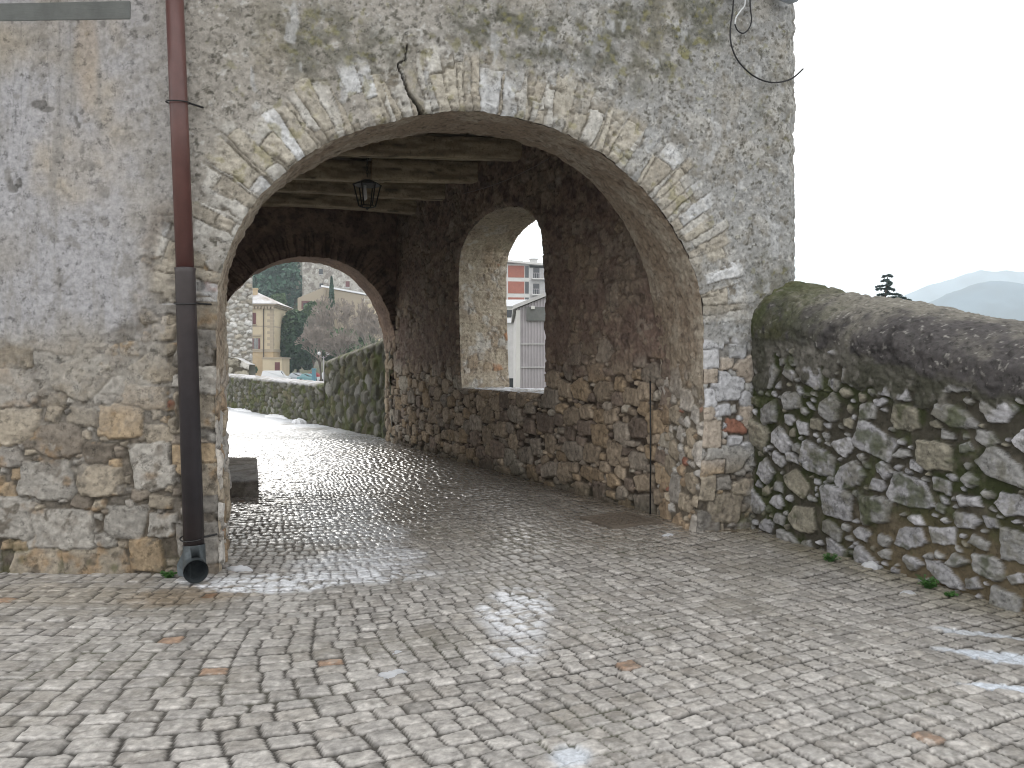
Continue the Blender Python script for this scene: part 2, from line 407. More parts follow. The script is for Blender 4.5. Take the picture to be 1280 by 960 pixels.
# heights
h_pl = .024+.012*n_mid+.010*n_fin+.012*n_big+.008*fbm(U, V, .12, 5, 84, .6, ridge=True)
pit = ss(.36, .62, fbm(U, V, .05, 3, 61)); h_pl = h_pl-.012*pit*ss(-.3, .5, n_big+.4*(U > 0))
smooth_pl = (U < 0)*ss(zt, zt+.1, V)*(1-blob(205, 330, .25, .6))
h_pl = np.where(smooth_pl > .5, .03+.002*n_mid+.006*n_big+.0015*n_fin-.006*ss(.5, .7, fbm(U, V, .04, 3, 62)), h_pl)
h_st = relief(I, e, du, dv, 12, .030, .011, .14)+.009*fbm(U, V, .06, 4, 25, ridge=True)*ss(0, .02, e)-.006
h_vo = .014+.02*ss(.0, .012, ev+.006*n_fin)+(H(sj2, 2, 6)-.5)*.02+.012*fbm(U, V, .05, 4, 26, ridge=True)+.006*n_mid
h = mix(h_pl, h_st, exp_m)
h = mix(h, h_vo, ring_m)
# crack over the crown
ck = [F(*p) for p in ((508, 58), (506, 76), (496, 81), (502, 97), (510, 118), (523, 135), (528, 146))]
ckw = np.interp(np.arange(7), [0, 2, 4, 6], [.002, .004, .008, .024])
crack = np.zeros(U.shape)
for k in range(6):
    a = np.array(ck[k]); b = np.array(ck[k+1]); ab = b-a; t = np.clip(((U-a[0])*ab[0]+(V-a[1])*ab[1])/(ab**2).sum(), 0, 1)
    d = np.hypot(U-a[0]-t*ab[0], V-a[1]-t*ab[1])+.004*n_fin; w = ckw[k]+(ckw[k+1]-ckw[k])*t
    crack = np.maximum(crack, 1-ss(w*.7, w*1.3, d))
h = h-.09*crack
h = h-.022*(1-ss(0, .035, D))
# grey lintel band, flush
# colours
c_beige = np.array((.385, .365, .325)); c_grey = np.array((.345, .35, .34)); c_cool = np.array((.40, .405, .42))
pl = mix(c_beige, c_grey, ss(.0, 1, (U-1.2)/3.5+.5*n_big))
pl = mix(pl, np.array((.50, .49, .45)), .6*ss(.1, .6, n_mid+.5*n_big))
pl = mix(pl, np.array((.24, .225, .19)), .75*ss(.05, .5, fbm(U, V, .09, 5, 71, .62)+.3*n_big)*(1-.6*(U < -.02)))
pl = mix(pl, np.array((.10, .095, .075)), .8*ss(.28, .5, fbm(U, V, .03, 3, 72)+.2*n_mid-.12*(U < 0)))
pl = mix(pl, np.array((.60, .60, .57)), .6*ss(.35, .55, fbm(U, V, .035, 3, 83)+.15*n_big-.25*(U < 0)))
lt = mix(np.array((.43, .43, .44)), np.array((.42, .375, .30)), ss(.2, .9, n_big+.3*n_mid+.35*ss(-1.4, -.3, U)-.5*(1-ss(0, 2.2, V-zt))*0))
lt = mix(lt, np.array((.30, .29, .27)), .65*ss(.05, .5, fbm(U*2.5, V*.5, .25, 5, 73, .6)))
lt = mix(lt, np.array((.22, .21, .19)), .6*ss(.25, .5, fbm(U, V, .12, 5, 86, .65)+.2*ss(-.9, 0, U)))
pl = mix(pl, lt, (U < -.02)*ss(zt-.1, zt+.2, V)*(1-.6*ss(-.6, -.05, U)))
# ochre streak, thin dark runs below the lintel, chipped grey spots
pl = mix(pl, np.array((.44, .34, .22)), .45*blob(112, 70, .12, .45))
for q_ in ((30, 90), (63, 110), (78, 140), (92, 90), (20, 80)):
    uu, zz = F(q_[0], 30); ln = q_[1]*.011
    pl = mix(pl, np.array((.2, .2, .2)), .35*(np.abs(U-uu+.03*fbm(V, V*0, .3, 4, 74)) < .005)*(fbm(U, V, .1, 3, 85) > -.15)*(V > zz-ln)*(V < zz)*(U < 0))
for q_ in ((52, 132, .06, .03), (62, 138, .05, .02), (22, 232, .05, .05), (102, 148, .03, .07), (185, 25, .02, .02), (30, 96, .012, .012)):
    b_ = blob(q_[0], q_[1], q_[2]*1.3, q_[3]*1.3, .2)*ss(-.15, .05, fbm(U, V, .045, 4, 82)+.1)*(U < 0); pl = mix(pl, np.array((.17, .165, .155)), .85*b_); h = h-.007*b_
# lichen and damp stains
moss = np.clip(blob(640, 40, .7, .28)+blob(800, 60, .75, .42)*1.0+blob(860, 30, .55, .4)+.8*blob(420, 60, .7, .35)+.8*blob(960, 350, .3, .3)+.4*blob(960, 120, .3, .6), 0, 1)
pl = mix(pl, np.array((.115, .115, .085)), .8*moss*ss(-.25, .45, fbm(U, V, .12, 5, 75)+.2))
pl = mix(pl, np.array((.22, .21, .08)), .6*moss*ss(.25, .45, fbm(U, V, .07, 4, 76)))
pl = mix(pl, np.array((.24, .23, .11)), .5*ss(.42, .6, fbm(U, V, .08, 4, 77)+.25*fbm(U, V, .8, 2, 78))*(U > 0)*(V > 2.8))
pl = mix(pl, np.array((.30, .27, .21)), .45*ss(.1, .7, fbm(U, V, .5, 3, 79)))
pl = mix(pl, np.array((.52, .535, .54)), .55*ss(.38, .55, fbm(U*1.3, V*.8, .16, 4, 80))*(U > .5))
stc = palette(I, [(.42, .37, .29), (.43, .335, .22), (.35, .33, .295), (.30, .26, .21), (.45, .43, .385), (.36, .18, .12)], [4, 2.2, 3, 2.6, 1.6, .2], 51, .26)
stc = stc*(1+.35*fbm(U, V, .05, 4, 52))[..., None]
stc = mix(stc, np.array((.40, .26, .13)), .6*ss(.2, .6, fbm(U, V, .13, 3, 53)+.5*(H(I, 6, 6)-.6))*(U < .4))
stc = mix(stc, np.array((.23, .20, .165)), .5*ss(.15, .5, fbm(U, V, .07, 4, 59)))
white_r = palette(I, [(.60, .61, .63), (.50, .50, .48), (.46, .40, .33), (.40, .2, .14)], [5, 3, 2, .12], 54, .12)
stc = stc*.74
stc = mix(stc, white_r*.95, (U > 2)*ss(.5, .9, V)*1.0)
mort = mix(np.array((.36, .34, .30)), np.array((.24, .21, .17)), ss(-.3, .3, n_mid))
low = 1-ss(.1, 1.0, V+.2*n_mid)
mort = mix(mort, np.array((.15, .125, .095)), .8*low)
mort = mort*(.66+.4*fbm(U, V, .03, 4, 60))[..., None]
mort = mix(mort, np.array((.07, .06, .045)), .85*(1-ss(.05, .45, np.abs(fbm(U, V, .16, 3, 64))))*ss(-.02, -.002, e))
mc = mix(mort, stc, ss(-.004, .006, e))
mc = mix(mc, mort*1.25, .8*ss(.22, .4, fbm(U, V, .14, 5, 63, .65))*(U < 2))
mc = mix(mc, np.array((.10, .10, .05)), .7*(1-ss(.0, .35, V+.2*n_mid))*ss(-.1, .4, fbm(U, V, .1, 4, 55)+.3*(U > 2)-.3*(e > .01)))
voc = palette(sj2, [(.50, .49, .45), (.44, .41, .34), (.56, .575, .58), (.36, .33, .27)], [4, 3, 1.0, 2.4], 56, .14)*(1+.3*n_fin)[..., None]
voc = mix(np.array((.17, .15, .115)), voc, ss(-.001, .009, ev+.006*n_fin))
voc = mix(voc, np.array((.40, .37, .31)), .35*ss(0, .5, fbm(U, V, .09, 4, 58)))
voc = mix(voc, np.array((.25, .23, .08)), .5*ss(.3, .5, fbm(U, V, .1, 4, 57))*(V > 3))
pl = pl*(.90-.04*(U < 0))[..., None]
col = mix(pl, mc, exp_m); col = mix(col, voc, ring_m*.82)
col = mix(col, np.array((.03, .026, .02)), crack*.9)*np.array((.92, .92, .935))
Uc = np.where(U < 0, U, 0); Ur = np.where(U >= 0, U, 0)
P = np.where((U < 0)[..., None], FL.P(Uc, V, h), FR.P(Ur, V, h))
# ragged right-hand corner of the building
edge = ss(5.52, 5.715, U)
P = P+(edge*(.05*fbm(V, V*0, .22, 5, 81, .65)-.02*edge))[..., None]*np.array((.94, .342, 0))-(edge**2*.05)[..., None]*np.array((.342, -.94, 0))
sheet('front_wall', P, M['rock'], gate, col, keep)

# ---- soffit and jambs of the front arch
def reveal(name, A, B, planeA, planeB, depth, seed, colfn, material, du_=.012, nn=None, amp=.012, inner=True):
    n = nn or max(8, int(depth/du_)); L = np.r_[0, np.cumsum(np.hypot(*np.diff(A, axis=0).T))]
    PA = planeA.P(A[:, 0], A[:, 1]); PB = planeB.P(B[:, 0], B[:, 1])
    t = np.linspace(0, 1, n)
    base = PA[:, None, :]*(1-t)[None, :, None]+PB[:, None, :]*t[None, :, None]
    gu = np.gradient(base, axis=0); gv = np.gradient(base, axis=1)
    N = np.cross(gu, gv); N /= np.linalg.norm(N, axis=-1, keepdims=True)+1e-9
    # smooth normals along the outline so that noise does not fold them
    k = 25; ker = np.ones(k)/k
    for c in range(3):
        N[..., c] = np.apply_along_axis(lambda a: np.convolve(np.pad(a, k//2, 'edge'), ker, 'valid'), 0, N[..., c])
    N /= np.linalg.norm(N, axis=-1, keepdims=True)+1e-9
    mid = base[len(A)//2, n//2]; cen = PA.mean(0)
    sgn = 1.0 if np.dot(N[len(A)//2, n//2], cen-mid) > 0 else -1.0
    SS, TT = np.meshgrid(L, t*depth, indexing='ij')
    fade = ss(0, .04, TT)*ss(0, .04, depth-TT)
    hh, cc = colfn(SS, TT, L, t*depth, base[..., 2])
    P = base+N*sgn*((hh-.012)*fade)[..., None]
    return sheet(name, P, material, gate, cc, smooth=True)
def soffit_col(SS, TT, L, T, Z):
    n1 = fbm(SS, TT, .35, 4, 90); n2 = fbm(SS, TT, .06, 4, 91)
    I, e, du, dv, r = stones(L, T, [(.12, 300), (.08, 900), (.05, 2500), (.03, 3000)], 1.0, 92, .014)
    m = 1-ss(.9, 1.9, Z+.3*n1)
    hh = mix(.012+.012*n1+.014*n2+.012*fbm(SS, TT, .12, 5, 96, .62, ridge=True), relief(I, e, du, dv, 93, .035, .018)+.006*n2, m)
    c = mix(np.array((.31, .25, .19)), np.array((.42, .37, .30)), ss(-.3, .5, n1+.4*n2))
    c = mix(c, np.array((.15, .11, .085)), .6*ss(.1, .5, fbm(SS, TT, .09, 5, 94, .62)))
    s = palette(I, [(.42, .36, .28), (.45, .42, .38), (.34, .26, .18), (.50, .48, .45), (.36, .17, .12)], [3, 3, 2, 2, .5], 95)
    mo = np.array((.19, .165, .13)); s = mix(mo+0*s, s*(1+.3*n2)[..., None], ss(-.004, .006, e))
    return hh, mix(c, s, m)
reveal('front_arch_soffit', fpoly, bpoly, FR, BK, TH, 9, soffit_col, M['rock'])

# ---- back of the front wall (inside the passage)
a2 = ax((-.6, 5.4, .03)); b2 = ax((-.08, 5.2, .03))
U, V = np.meshgrid(a2, b2, indexing='ij'); U, V, D, kp, _ = hole(U, V, bpoly, .03)
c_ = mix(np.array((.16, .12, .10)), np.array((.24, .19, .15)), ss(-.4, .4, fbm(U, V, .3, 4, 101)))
sheet('front_wall_back', BK.P(U, V, .004+.0*U), M['dark_rock'], gate, c_, kp)

# ---- side wall of the passage with its arched window
wo_ = [(577, 487), (575, 440), (574, 390), (573, 340), (576, 312), (588, 287), (605, 270), (625, 260), (645, 256.5), (662, 263), (672, 276), (679, 296), (681, 330), (682, 380),
       (683, 430), (683, 490)]
wi = smooth_poly([SW.at(*p) for p in wo_]); wi, WL = resample(wi, 560); wi = roughen(wi, WL, .022, 6)
sill_z = (SW.at(577, 487)[1]+SW.at(683, 490)[1])/2
wi[0] = (wi[0, 0], sill_z); wi[-1] = (wi[-1, 0], sill_z)
bot = np.stack([np.linspace(wi[-1, 0], wi[0, 0], 120)[1:-1], np.full(118, sill_z)], -1)
wpoly = np.vstack([wi, bot])
cs = .014
a3 = ax((-.33, 2.0, .011), (2.0, 5.5, .013), (5.5, LSW+.02, .018)); b3 = ax((-.08, 2.1, .0125), (2.1, 4.95, .016))
U, V = np.meshgrid(a3, b3, indexing='ij'); U, V, D, kp, Sx = hole(U, V, wpoly, .016)
I, e, du, dv, rr = stones(a3, b3, [(.13, 600), (.10, 2200), (.075, 6000), (.05, 9000), (.03, 9000)], 1.45, 14, .014, (2.4, 5), .95, .16, True)
n1 = fbm(U, V, .5, 4, 111); n2 = fbm(U, V, .12, 4, 112); n3 = fbm(U, V, .04, 4, 113)
zt2 = 1.35; m_st = 1-ss(zt2, zt2+.35, V+.25*n1)
m_up = ss(-.35, .25, n1+.5*n2-.2*ss(3.0, 4.2, V))*(1-m_st)*.6       # rubble faintly through the old render
h_st = relief(I, e, du, dv, 15, .045, .014, .2)+.010*fbm(U, V, .07, 4, 114, ridge=True)*ss(0, .02, e)
h_pl = .04+.022*n1+.02*n2+.012*n3+.02*fbm(U, V, .16, 5, 118, .6, ridge=True)
h = mix(h_pl, h_st, np.maximum(m_st, m_up))
h = h-.04*(1-ss(0, .05, D))
stc = palette(I, [(.30, .245, .185), (.31, .24, .165), (.27, .235, .195), (.20, .16, .13), (.37, .335, .28)], [4, 2.0, 3, 2.5, 1.0], 115, .2)*(1+.4*n3)[..., None]
mo = mix(np.array((.10, .08, .062)), np.array((.05, .04, .032)), ss(-.3, .3, n2))
stc = mix(mo, stc, ss(-.004, .008, e))
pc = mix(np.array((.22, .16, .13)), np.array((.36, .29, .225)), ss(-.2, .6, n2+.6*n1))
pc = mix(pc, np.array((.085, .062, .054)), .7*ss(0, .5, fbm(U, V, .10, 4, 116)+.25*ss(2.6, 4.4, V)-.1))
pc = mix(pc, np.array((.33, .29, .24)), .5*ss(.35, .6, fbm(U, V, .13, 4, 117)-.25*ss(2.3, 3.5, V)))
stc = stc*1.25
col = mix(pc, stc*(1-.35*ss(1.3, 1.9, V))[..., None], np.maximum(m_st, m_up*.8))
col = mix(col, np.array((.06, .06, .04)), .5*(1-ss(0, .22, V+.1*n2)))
cs_ = np.array((.0, .0, .0))
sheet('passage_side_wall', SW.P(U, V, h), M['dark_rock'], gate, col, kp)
# outer plane of the side wall
OW = Plane(sw0+np.array((.89, .455))*.887, sw1-sw0, (.89, .455))
def win_col(SS, TT, L, T, Z):
    n1 = fbm(SS, TT, .3, 4, 120); n2 = fbm(SS, TT, .06, 4, 121)
    I, e, du, dv, r = stones(L, T, [(.10, 200), (.07, 600), (.045, 2000), (.028, 2500)], 1.0, 122, .014)
    m = ss(-.15, .35, n1+.2*n2)*.7
    hh = mix(.015+.014*n1+.012*n2, relief(I, e, du, dv, 123, .03, .016), m)
    c = mix(np.array((.44, .39, .31)), np.array((.36, .31, .25)), ss(-.3, .4, n1))
    c = mix(c, np.array((.21, .17, .13)), .6*ss(.1, .5, fbm(SS, TT, .09, 4, 124)))
    c = mix(c, np.array((.60, .60, .58)), .6*ss(.25, .5, fbm(SS, TT, .2, 3, 125)))
    s = palette(I, [(.46, .40, .31), (.50, .47, .42), (.36, .29, .21), (.44, .22, .11)], [3, 3, 2, .35], 126)*(1+.3*n2)[..., None]
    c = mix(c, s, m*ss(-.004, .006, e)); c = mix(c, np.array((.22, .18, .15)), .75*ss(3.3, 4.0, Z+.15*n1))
    return hh, c
wb = wi.copy()
reveal('window_reveal', wi, wb, SW, OW, .887, 10, win_col, M['rock'])
# window ledge with a little snow lying on it
ta = np.linspace(0, 1, 200); tb = np.linspace(0, .887, 70)
A_, B_ = np.meshgrid(wi[0, 0]+(wi[-1, 0]-wi[0, 0])*ta, tb, indexing='ij')
hz = sill_z+.014*fbm(A_, B_, .12, 4, 130)+.012*fbm(A_, B_, .5, 2, 131)-.02*(1-ss(0, .05, B_))
lc = mix(np.array((.33, .30, .26)), np.array((.5, .48, .45)), ss(-.3, .4, fbm(A_, B_, .1, 4, 132)))
sn = ss(.02, .3, fbm(A_, B_, .22, 4, 133)+.25); lc = mix(lc, np.array((.8, .82, .86)), sn); hz = hz+.012*sn
LP = SW.P(A_, hz, 0)-np.array((-.89, -.455, 0))*B_[..., None]
sheet('window_ledge', LP, M['rock'], gate, lc)

# ---- far wall of the passage and its arch
fno = [(498, 575), (497, 520), (496, 470), (495, 430), (489, 398), (476, 368), (452, 341), (424, 325), (392, 319), (356, 323), (325, 335), (298, 358), (279, 385), (268, 420), (262, 460), (258, 520), (256, 590)]
no_, NL = resample(smooth_poly([FW.at(*p) for p in fno]), 420); no_ = roughen(no_, NL, .02, 8)
no_[0, 1] = -.1; no_[-1, 1] = -.1
a4 = ax((-.02, 4.4, .02)); b4 = ax((-.08, 4.95, .02))
U, V = np.meshgrid(a4, b4, indexing='ij'); U, V, D, kp, Sx = hole(U, V, no_, .02)
n1 = fbm(U, V, .5, 4, 140); n2 = fbm(U, V, .12, 4, 141)
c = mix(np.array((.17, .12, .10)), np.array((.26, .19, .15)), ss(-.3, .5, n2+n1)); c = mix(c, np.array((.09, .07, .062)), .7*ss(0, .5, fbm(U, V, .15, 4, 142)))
sj, sd_, sc = cells(Sx+.02*n2, .11, .8, 143)
rg = (D < .42)*(V > 1.8); c = np.where((rg & (sd_ < .014))[..., None], c*.55, c)
h = .02*n1+.014*n2-.02*(1-ss(0, .05, D))-.012*(rg & (sd_ < .014))
sheet('passage_end_wall', FW.P(U, V, h), M['dark_rock'], gate, c, kp)
FB = Plane(sw1+np.array((-.455, .89))*.68, (-.89, -.455), (-.455, .89))
nb_ = no_.copy(); nb_[:, 0] = no_[:, 0]*.985+.02; nb_[:, 1] = no_[:, 1]-.03*(no_[:, 1] > 1.5)
def far_col(SS, TT, L, T, Z):
    n1 = fbm(SS, TT, .3, 4, 150); n2 = fbm(SS, TT, .07, 4, 151)
    I, e, du, dv, r = stones(L, T, [(.13, 200), (.09, 700), (.05, 2000)], 1.0, 152, .014)
    m = 1-ss(1.6, 2.4, Z)
    c = mix(np.array((.27, .19, .14)), np.array((.20, .14, .11)), ss(-.3, .4, n1)); s = palette(I, [(.36, .29, .21), (.30, .25, .2), (.4, .36, .3)], [3, 3, 1], 153)
    return mix(.015+.015*n1+.01*n2, relief(I, e, du, dv, 154, .04, .02), m), mix(c, mix(np.array((.13, .10, .08)), s, ss(-.004, .008, e)), m)
reveal('end_arch_soffit', no_, nb_, FW, FB, .68, 11, far_col, M['dark_rock'], nn=40)

# ---- inner left wall, outer walls, upper storey, roof
LW0 = BK.P(-.6, 0)[:2]; LW1 = FW.P(4.4, 0)[:2]
LWp = Plane(LW0, LW1-LW0, (.9, .4)); LLn = float(np.hypot(*(LW1-LW0)))
U, V = np.meshgrid(ax((0, LLn, .04)), ax((-.08, 4.95, .04)), indexing='ij')
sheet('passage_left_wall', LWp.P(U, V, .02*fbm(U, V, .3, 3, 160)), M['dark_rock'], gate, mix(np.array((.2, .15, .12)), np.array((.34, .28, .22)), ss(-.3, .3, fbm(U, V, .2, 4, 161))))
def quadsheet(name, p0, p1, z0, z1, n, seed, base=(.36, .35, .31), step=.08, poly=None, m='rock'):
    p0 = np.array(p0[:2], float); p1 = np.array(p1[:2], float); L = float(np.hypot(*(p1-p0))); pl = Plane(p0, p1-p0, n)
    a_ = ax((0, L, step)); b_ = ax((z0, z1, step)); U, V = np.meshgrid(a_, b_, indexing='ij'); kp = None
    if poly is not None: U, V, D, kp, _ = hole(U, V, poly, step)
    c = mix(np.array(base), np.array(base)*.6, ss(-.3, .5, fbm(U, V, .4, 5, seed)))
    return sheet(name, pl.P(U, V, .01*fbm(U, V, .3, 3, seed+1)), M[m], gate, c, kp)
owp = wi.copy()
o0 = OW.P(0, 0)[:2]; c_out = FR.P(5.62, 0)[:2]
off = float(np.dot(o0-c_out, OW.D))
wsh = np.vstack([wi+np.array((off, 0)), bot+np.array((off, 0))])
quadsheet('outer_side_wall', c_out, OW.P(LSW+.7, 0)[:2], -.1, 6.6, (.89, .455), 170, step=.05, poly=wsh)
fwb0 = OW.P(LSW+.68, 0)[:2]; fwb1 = FB.P(7.0, 0)[:2]
pq = np.vstack([nb_+np.array((float(np.dot(FB.O-fwb0, FB.D)), 0))])
quadsheet('rear_wall', fwb0, fwb1, -.1, 6.6, (-.455, .89), 172, step=.05, poly=pq)
quadsheet('outer_left_wall', fwb1, FL.P(-4.2, 0)[:2], -.1, 6.6, (-1, 0), 174, step=.15)
rf = MB()
cr = [FL.P(-4.35, 0)[:2], FR.P(0, 0, .15)[:2], FR.P(5.9, 0, .12)[:2], OW.P(LSW+.9, 0)[:2]+np.array((.1, .1)), fwb1+np.array((-.3, .3))]
cx_ = np.mean(cr, 0)
vs_ = [(p[0], p[1], 6.55) for p in cr]+[(p[0], p[1], 6.7) for p in cr]+[(cx_[0], cx_[1], 8.6)]
n_ = len(cr)
rf.add(vs_, [tuple(range(n_))]+[(k, (k+1) % n_, n_+(k+1) % n_, n_+k) for k in range(n_)]+[(n_+k, n_+(k+1) % n_, 2*n_) for k in range(n_)])
rf.build('roof', M['tile'], gate)
# ceiling: planks running along the passage above the beams
mb = MB(); rs = random.Random(4)
q0 = sw0+np.array((.3, .15)); dv_ = SW.D; du_ = np.array((-.89, -.455))
xk = -.2
while xk < 6.2:
    w = rs.uniform(.17, .26); s0 = -.4; 
    while s0 < LSW+.5:
        L_ = rs.uniform(2.2, 3.4); s1 = min(s0+L_, LSW+.6); dz = rs.uniform(-.008, .012)
        mb.box(xk+.006, xk+w-.006, s0+.004, s1-.004, 4.80+dz, 4.84+dz, fr=lambda x, y, z: (q0[0]+du_[0]*x+dv_[0]*y, q0[1]+du_[1]*x+dv_[1]*y, z)); s0 = s1
    xk += w
mb.build('ceiling_planks', M['wood'], gate)
MB().add([(-8, 6.6, 4.9), (3.2, 8.3, 4.9), (3.2, 20, 4.9), (-10, 20, 4.9)], [(0, 1, 2, 3)])
cp = [LW0+np.array((-.3, -.3)), FR.P(5.6, 0, -.3)[:2], OW.P(LSW+.5, 0, -.2)[:2], LW1+np.array((-.3, .5))]
MB().add([(p[0], p[1], 4.90) for p in cp]+[(p[0], p[1], 4.95) for p in cp], [(0, 1, 2, 3), (7, 6, 5, 4), (0, 1, 5, 4), (1, 2, 6, 5), (2, 3, 7, 6), (3, 0, 4, 7)]).build('upper_floor', M['wood'], gate)
def beam(a, b, w, hgt, zb, seed, end=False):
    a = np.array(a, float); b = np.array(b, float); L = float(np.hypot(*(b-a))); d = (b-a)/L; n = np.array((-d[1], d[0]))
    ns, nr = max(20, int(L/.035)), 28
    t = np.linspace(0, L, ns); ang = np.linspace(0, 2*math.pi, nr+1)
    T, A = np.meshgrid(t, ang, indexing='ij')
    c, s_ = np.cos(A), np.sin(A); k = (np.abs(c)**5+np.abs(s_)**5)**(-1/5)
    Aw = A % (2*math.pi)
    r = 1+.07*fbm(T, np.cos(Aw)*.3+seed, .9, 3, seed)+.035*fbm(T*.12, np.sin(Aw)*.2+np.cos(Aw)*.13, .018, 3, seed+2)
    X = c*k*w/2*r; Z = s_*k*hgt/2*r+zb+hgt/2+.025*np.sin(T*1.3+seed)
    for i_ in (0, -1): X[i_] *= .96
    P = np.stack([a[0]+d[0]*T+n[0]*X, a[1]+d[1]*T+n[1]*X, Z], -1)
    cl = mix(np.array((.44, .37, .26)), np.array((.20, .16, .11)), ss(-.4, .5, fbm(T*.15, Aw*.35, .04, 4, seed+3)))
    cl = mix(cl, np.array((.03, .025, .02)), .8*ss(.45, .6, fbm(T*.12, Aw*.4, .05, 3, seed+5)))
    o = sheet('ceiling_beam', P, M['beam'], gate, cl)
    for i_, pt in ((0, a), (-1, b)):
        pts = P[i_, :-1]; m2 = MB(); m2.add(list(pts)+[pts.mean(0)], [(k_, (k_+1) % nr, nr) for k_ in range(nr)])
        if end or i_ == -1: m2.build('beam_end', M['endgrain'], o) if False else local(m2.build('beam_end', M['endgrain']), o)
    return o
def local(o, parent, _l=local):
    if parent.type == 'MESH':
        o.parent = parent; return o
    return _l(o, parent)
M['beam'] = mat('rough_timber', attr=True, rough=.85, bump=.006, scale=45, var=.25, spec=.2)
def onwall(px, py, z=4.45): Y = (z-1.6)/((455-py)/1000.); return ((px-640)/1000.*Y, Y)
b1a, b1b = onwall(672, 205), onwall(459, 195)
def ext(a, b, e0, e1):
    a = np.array(a); b = np.array(b); d = (b-a)/np.hypot(*(b-a)); return a-d*e0, b+d*e1
p, q = ext(b1a, b1b, .25, 2.6); beam(p, q, .24, .30, 4.46, 1)
b2a, b2b = onwall(604, 232), onwall(466, 226)
p, q = ext(b2a, b2b, .25, 0); q[1] -= .02; beam(p+np.array((0, -.08)), q+np.array((0, -.08)), .26, .33, 4.45, 2, True)
b2c = onwall(349, 219); p, q = ext(b2b, b2c, .15, 1.6); beam(p+np.array((0, .14)), q+np.array((0, .1)), .24, .32, 4.46, 3)
b3a, b3b = onwall(549, 249), onwall(338, 241); p, q = ext(b3a, b3b, .3, 1.6); beam(p, q, .24, .32, 4.45, 4)
p, q = ext((-1.6, 15.25), (-4.7, 14.3), .4, 1.2); beam(p, q, .26, .32, 4.44, 5)
p, q = ext((1.1, 9.85), (-2.2, 9.3), .4, 1.5); beam(p, q, .24, .30, 4.5, 6)
for o_ in list(S.objects):
    if o_.name.startswith('ceiling_beam'):
        o_['label'] = 'rough grey timber ceiling beam'

# ---- grey cement surround of the window above the left wall
u0, z0_ = FL.at(-330, 28); u1, _ = FL.at(166, 28)
lf = lambda u, n, z: tuple(FL.P(u, z, n)+0)
mb = MB(); mb.box(u0, u1, .004, .037, F(80, 26)[1], F(80, 26)[1]+.14, fr=lambda x, y, z: tuple(FL.P(x, z+.02*math.sin(x*3), y)))
mb.build('window_surround', M['cement'], gate, bevel=.008)
zb_ = F(80, 26)[1]+.14
mb = MB(); mb.box(u1-.22, u1, .004, .035, zb_, zb_+1.1, fr=lambda x, y, z: tuple(FL.P(x, z, y))); mb.build('window_surround', M['cement'], gate, bevel=.008)
mb = MB(); mb.box(u0, u1-.22, .006, .02, zb_, zb_+1.1, fr=lambda x, y, z: tuple(FL.P(x, z, y))); mb.build('recess_shadow_panel', M['iron'], gate)  # flat black panel standing in for the shaded window recess
# ================================================================== STREET
def streetmat():
    m = bpy.data.materials.new('wet_cobbles'); m.use_nodes = True; n, l = m.node_tree.nodes, m.node_tree.links
    b = n['Principled BSDF']; b.inputs['Specular IOR Level'].default_value = .55
    tc = n.new('ShaderNodeTexCoord')
    nz = n.new('ShaderNodeTexNoise'); nz.inputs['Scale'].default_value = 45; nz.inputs['Detail'].default_value = 8; nz.inputs['Roughness'].default_value = .7; l.new(tc.outputs['Object'], nz.inputs[0])
    rp = n.new('ShaderNodeMapRange'); rp.inputs['From Min'].default_value = .3; rp.inputs['From Max'].default_value = .7; rp.inputs['To Min'].default_value = .72; rp.inputs['To Max'].default_value = 1.25; l.new(nz.outputs[0], rp.inputs[0])
    at = n.new('ShaderNodeAttribute'); at.attribute_name = 'Col'
    vm = n.new('ShaderNodeVectorMath'); vm.operation = 'SCALE'; l.new(at.outputs['Color'], vm.inputs[0]); l.new(rp.outputs[0], vm.inputs['Scale']); l.new(vm.outputs[0], b.inputs['Base Color'])
    aw = n.new('ShaderNodeAttribute'); aw.attribute_name = 'Rough'
    ad = n.new('ShaderNodeMath'); ad.operation = 'MULTIPLY_ADD'; ad.inputs[1].default_value = .35; l.new(nz.outputs[0], ad.inputs[0])
    sb = n.new('ShaderNodeMath'); sb.operation = 'SUBTRACT'; sb.inputs[1].default_value = .17; l.new(aw.outputs['Fac'], sb.inputs[0]); l.new(sb.outputs[0], ad.inputs[2])
    l.new(ad.outputs[0], b.inputs['Roughness'])
    bp = n.new('ShaderNodeBump'); bp.inputs['Distance'].default_value = .005; nb = n.new('ShaderNodeTexNoise'); nb.inputs['Scale'].default_value = 70; nb.inputs['Detail'].default_value = 6; nb.inputs['Roughness'].default_value = .6
    l.new(tc.outputs['Object'], nb.inputs[0]); l.new(nb.outputs[0], bp.inputs['Height']); l.new(bp.outputs[0], b.inputs['Normal'])
    wt = n.new('ShaderNodeAttribute'); wt.attribute_name = 'Wet'; l.new(wt.outputs['Fac'], b.inputs['Coat Weight'])     # film of water
    b.inputs['Coat IOR'].default_value = 1.45; b.inputs['Coat Roughness'].default_value = .2
    inv = n.new('ShaderNodeMath'); inv.operation = 'MULTIPLY_ADD'; inv.inputs[1].default_value = -.6; inv.inputs[2].default_value = 1; l.new(wt.outputs['Fac'], inv.inputs[0]); l.new(inv.outputs[0], bp.inputs['Strength'])
    return m
M['street'] = streetmat()
ux = ax((-15, -6.2, .06), (-6.2, -2.7, .022), (-2.7, 5.0, .012), (5.0, 7, .06))
uy = ax((-4, 2.7, .07), (2.7, 6, .0105), (6, 10, .0125), (10, 17, .021), (17, 37, .09))
X, Y = np.meshgrid(ux, uy, indexing='ij')
s_ = X+.4*np.maximum(Y-6, 0)
T0, T1, xa, xb = math.tan(R(0)), math.tan(R(27)), -2.7, .3
tt = np.clip((s_-xa)/(xb-xa), 0, 1)
